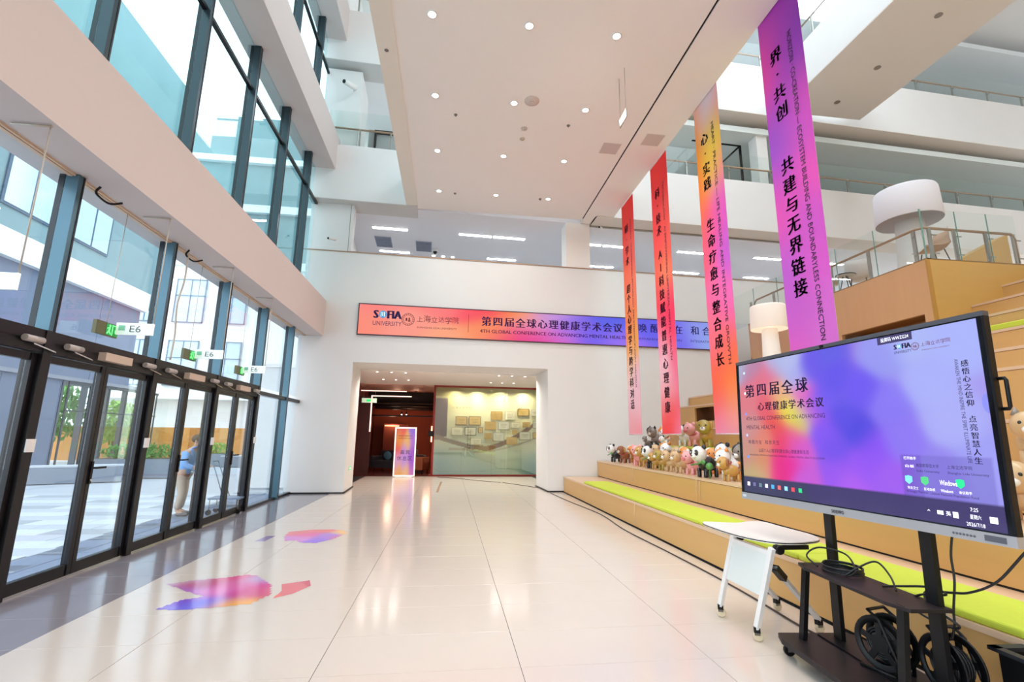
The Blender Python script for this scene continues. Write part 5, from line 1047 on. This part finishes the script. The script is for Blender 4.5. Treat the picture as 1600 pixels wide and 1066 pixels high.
# glazed screen under the canopy and green behind
gs = thing('glazed_screen', 'dark framed glass screen below the canopy of the building wing', 'glass screen')
for k in range(6):
    MB().box(-13.97, -13.93, 19.7+k*1.1, 19.76+k*1.1, 0, 3.3).build('post', mat('dark screen frame', (60, 66, 74), .5), gs)
    MB().box(-13.955, -13.945, 19.76+k*1.1, 20.8+k*1.1, .1, 3.2).build('glass_pane', GLASSR, gs)
MB().box(-13.98, -13.92, 19.7, 25.3, 2.2, 2.25).box(-13.98, -13.92, 19.7, 25.3, 3.2, 3.3).build('rail', mat('dark screen frame', (60, 66, 74), .5), gs)
LEAF = [mat('light leaf green', (150, 188, 84), .7), mat('mid leaf green', (104, 156, 70), .7), mat('grey leaf green', (140, 172, 120), .7)]
BARK = mat('bark', (104, 84, 66), .9)
def foliage(n, r, c, size, seed):
    R = random.Random(seed); q = MB()
    for _ in range(n):
        while True:
            p = Vector((R.uniform(-1, 1), R.uniform(-1, 1), R.uniform(-1, 1)))
            if .35 < p.length < 1: break
        p = Vector((p.x*r[0], p.y*r[1], p.z*r[2]))+Vector(c)
        M = Matrix.Translation(p) @ Euler((R.uniform(0, 6), R.uniform(0, 6), R.uniform(0, 6))).to_matrix().to_4x4(); s_ = size*R.uniform(.6, 1.3)
        q.add([M @ Vector(v) for v in ((-s_, 0, 0), (0, -s_*.45, 0), (s_, 0, 0), (0, s_*.45, s_*.1))], [(0, 1, 2, 3)])
    return q
def tree(label, x, y, h, r, m, seed):
    t = thing('courtyard_tree', label, 'tree', (x, y, -.03), 0, 'trees behind the glazed screen')
    MB().tube([(0, 0, 0), (.05, 0, h*.4), (0, .05, h*.7)], [.1, .08, .04], 8).build('trunk', BARK, t)
    f = foliage(900, (r, r, h*.36), (0, 0, h*.66), .16, seed).build('foliage', m, t); f['kind'] = 'stuff'
for k, (x, y, h, r, m) in enumerate([(-17.2, 20.6, 3.3, 1.35, 0), (-17, 23.4, 3.5, 1.35, 1), (-19.6, 26.2, 4.2, 1.6, 2), (-16.4, 26.6, 3.0, 1.2, 0), (-20.4, 22.4, 4.2, 1.7, 1)]):
    tree(['light green tree left of the court screen posts', 'mid green tree behind the screen centre', 'grey green tall tree farthest back in the court', 'light green small tree near the fence corner', 'mid green tree at the far left behind the wing'][k], x, y, h, r, LEAF[m], k)
# planters and benches
STONE = mat('grey stone planter', (150, 156, 168), .7, noise=.06, nscale=6); STONEL = mat('pale stone', (206, 208, 214), .7)
def planter(label, x, y, w, d, h, seed):
    t = thing('planter', label, 'planter', (x, y, -.03), .12, 'stone planters in the court')
    MB().box(-w/2, w/2, -d/2, d/2, 0, h).build('box', STONE, t); MB().box(-w/2+.06, w/2-.06, -d/2+.06, d/2-.06, h, h+.01).build('soil', BARK, t)
    f = foliage(420, (w*.5, d*.5, .32), (0, 0, h+.22), .09, seed).build('shrub', LEAF[seed % 2], t); f['kind'] = 'stuff'
planter('grey stone planter with bushy shrub, nearer one', -10.6, 18.7, 2.3, 1.2, .62, 11); planter('grey stone planter with low shrub, farther one beside the fence', -11.2, 25.2, 1.8, 1.0, .55, 12)
def bench(label, x, y, w, d, rz):
    t = thing('stone_bench', label, 'bench', (x, y, -.03), rz, 'stone benches in the court')
    MB().chbox(-w/2, w/2, -d/2, d/2, 0, .46, .02).build('block', STONE, t); MB().box(-w/2, w/2, -d/2, d/2, .46, .5).build('seat', STONEL, t)
bench('long low stone bench nearest the doors', -11.2, 16.8, 2.2, .8, .5); bench('low stone bench before the timber fence, right', -9.3, 24.5, 2.0, .7, .2); bench('low stone bench before the timber fence, left of it', -10.6, 22.0, 1.4, .7, .2)
# ---------------------------------------------------------------- person outside
def skin(name, nodes, edges, m, parent, sub=2):
    me = bpy.data.meshes.new(name); me.from_pydata([n[0] for n in nodes], edges, []); me.materials.append(m)
    o = bpy.data.objects.new(name, me); COL.objects.link(o); o.parent = parent
    md = o.modifiers.new('Skin', 'SKIN'); md.use_smooth_shade = True
    if not me.skin_vertices: 
        bpy.context.view_layer.objects.active = o; bpy.ops.mesh.customdata_skin_add()
    for v, n in zip(me.skin_vertices[0].data, nodes): v.radius = n[1] if isinstance(n[1], tuple) else (n[1], n[1])
    me.skin_vertices[0].data[0].use_root = True
    s = o.modifiers.new('Sub', 'SUBSURF'); s.levels = sub; s.render_levels = sub
    return o
pe = thing('person', 'person in light blue jacket and tan trousers leaning over a cart outside the doors', 'person', (-4.95, 10.15, -.02), 0); pe.scale = (.9, .9, .9)
SK = mat('skin', (206, 160, 136), .6); JK = mat('light blue jacket', (132, 172, 226), .8, noise=.04, nscale=20, bump=.2); TR = mat('tan trousers', (186, 166, 150), .8); HR = mat('dark brown hair', (96, 74, 62), .8)
# faces +X, slightly away (+Y)
N = [((0, 0, .86), .115), ((.03, 0, 1.02), .115), ((.09, 0, 1.2), .13), ((.13, 0, 1.3), .09), ((.17, 0, 1.37), .05), ((.2, 0, 1.42), .06), ((.215, 0, 1.50), .085), ((.22, 0, 1.56), .07),
     ((-.0, .09, .78), .085), ((.02, .10, .44), .055), ((-.03, .11, .1), .038), ((.10, .12, .04), .032),
     ((.0, -.09, .78), .085), ((.08, -.10, .44), .055), ((.02, -.11, .1), .038), ((.16, -.12, .04), .032),
     ((.11, .17, 1.27), .055), ((.16, .24, 1.02), .042), ((.38, .18, .98), .032), ((.46, .16, .98), .03),
     ((.11, -.17, 1.27), .055), ((.13, -.24, 1.02), .042), ((.34, -.2, .96), .032), ((.42, -.18, .96), .03)]
Ed = [(0, 1), (1, 2), (2, 3), (3, 4), (4, 5), (5, 6), (6, 7), (0, 8), (8, 9), (9, 10), (10, 11), (0, 12), (12, 13), (13, 14), (14, 15), (3, 16), (16, 17), (17, 18), (18, 19), (3, 20), (20, 21), (21, 22), (22, 23)]
body = skin('body', N, Ed, SK, pe)
for sg, hx in ((1, (.46, .16, .98)), (-1, (.42, -.18, .96))):
    h = Vector(hx)
    for f in range(4): skin('finger', [(h+Vector((0, -.02+f*.013, .01)), .009), (h+Vector((.045, -.022+f*.015, .0)), .008), (h+Vector((.06, -.022+f*.015, -.03)), .007)], [(0, 1), (1, 2)], SK, body, 1)
    skin('thumb', [(h+Vector((-.01, sg*-.02, .0)), .010), (h+Vector((.03, sg*-.035, -.02)), .008)], [(0, 1)], SK, body, 1)
skin('jacket', [((-.005, 0, .80), .15), ((.0, 0, .92), .15), ((.04, 0, 1.05), .145), ((.09, 0, 1.2), .15), ((.13, 0, 1.3), .11), ((.155, 0, 1.345), .065), ((.11, .17, 1.27), .078), ((.16, .25, 1.02), .062), ((.34, .19, .985), .05), ((.11, -.17, 1.27), .078), ((.13, -.25, 1.02), .062), ((.30, -.21, .965), .05)],
     [(0, 1), (1, 2), (2, 3), (3, 4), (4, 5), (4, 6), (6, 7), (7, 8), (4, 9), (9, 10), (10, 11)], JK, pe)
skin('trousers', [((0, 0, .86), .13), ((0, .09, .76), .105), ((.02, .10, .44), .078), ((-.03, .11, .12), .066), ((.0, -.09, .76), .105), ((.08, -.10, .44), .078), ((.02, -.11, .12), .066)], [(0, 1), (1, 2), (2, 3), (0, 4), (4, 5), (5, 6)], TR, pe)
MB().ball((.19, 0, 1.555), (.105, .095, .095), 16, 10).build('hair', HR, pe)
for sg in (-1, 1):
    MB().ball((.29, sg*.032, 1.525), (.008, .012, .008), 8, 5).build('eye', BLACK, pe); MB().ball((.21, sg*.088, 1.50), (.022, .012, .03), 8, 6).build('ear', SK, pe)
    MB().ball((.075 if sg > 0 else .13, sg*.115, .035), (.13, .05, .045), 12, 8).build('shoe', mat('grey shoe', (120, 110, 110), .7), pe)
MB().ball((.305, 0, 1.495), (.02, .013, .018), 8, 6).build('nose', SK, pe); MB().ball((.292, 0, 1.463), (.008, .024, .006), 8, 5).build('mouth', mat('lip', (170, 100, 92), .6), pe)
MB().tube([(.155+.07*math.cos(a), .07*math.sin(a), 1.36+.03*math.cos(a)) for a in [k*math.pi/8 for k in range(16)]], .018, 7, closed=True).build('collar', JK, pe)
ct = thing('hand_cart', 'small grey two wheeled cart held by the person outside', 'cart', (-4.45, 10.3, -.02), .1)
MB().tube([(-.02, -.15, .98), (-.02, .15, .98)], .012, 8).tube([(-.02, -.15, .98), (.25, -.18, .3)], .010, 8).tube([(-.02, .15, .98), (.25, .18, .3)], .010, 8).build('handle', mat('cart grey', (130, 138, 150), .4, .4), ct)
MB().box(.0, .55, -.22, .22, .28, .31).build('tray', mat('cart blue grey', (120, 136, 160), .5), ct); MB().box(.02, .52, -.2, .2, .12, .14).build('lower_tray', mat('cart blue grey', (120, 136, 160), .5), ct)
MB().tube([(.03, -.2, .3), (.03, -.2, .06)], .01, 6).tube([(.52, -.2, .3), (.52, -.2, .06)], .01, 6).tube([(.03, .2, .3), (.03, .2, .06)], .01, 6).tube([(.52, .2, .3), (.52, .2, .06)], .01, 6).build('frame', STEEL, ct)
for a in (.03, .52):
    for b in (-.2, .2): MB().lathe([(.05, -.012), (.05, .012)], (a, b, .05), 14, Matrix.Rotation(math.pi/2, 4, 'X')).build('wheel', BLACK, ct)
# ---------------------------------------------------------------- tidy
bpy.data.objects.remove(_fo)
for o in [o for o in COL.objects if o.type == 'MESH' and not o.data.polygons and not o.modifiers]: bpy.data.objects.remove(o)
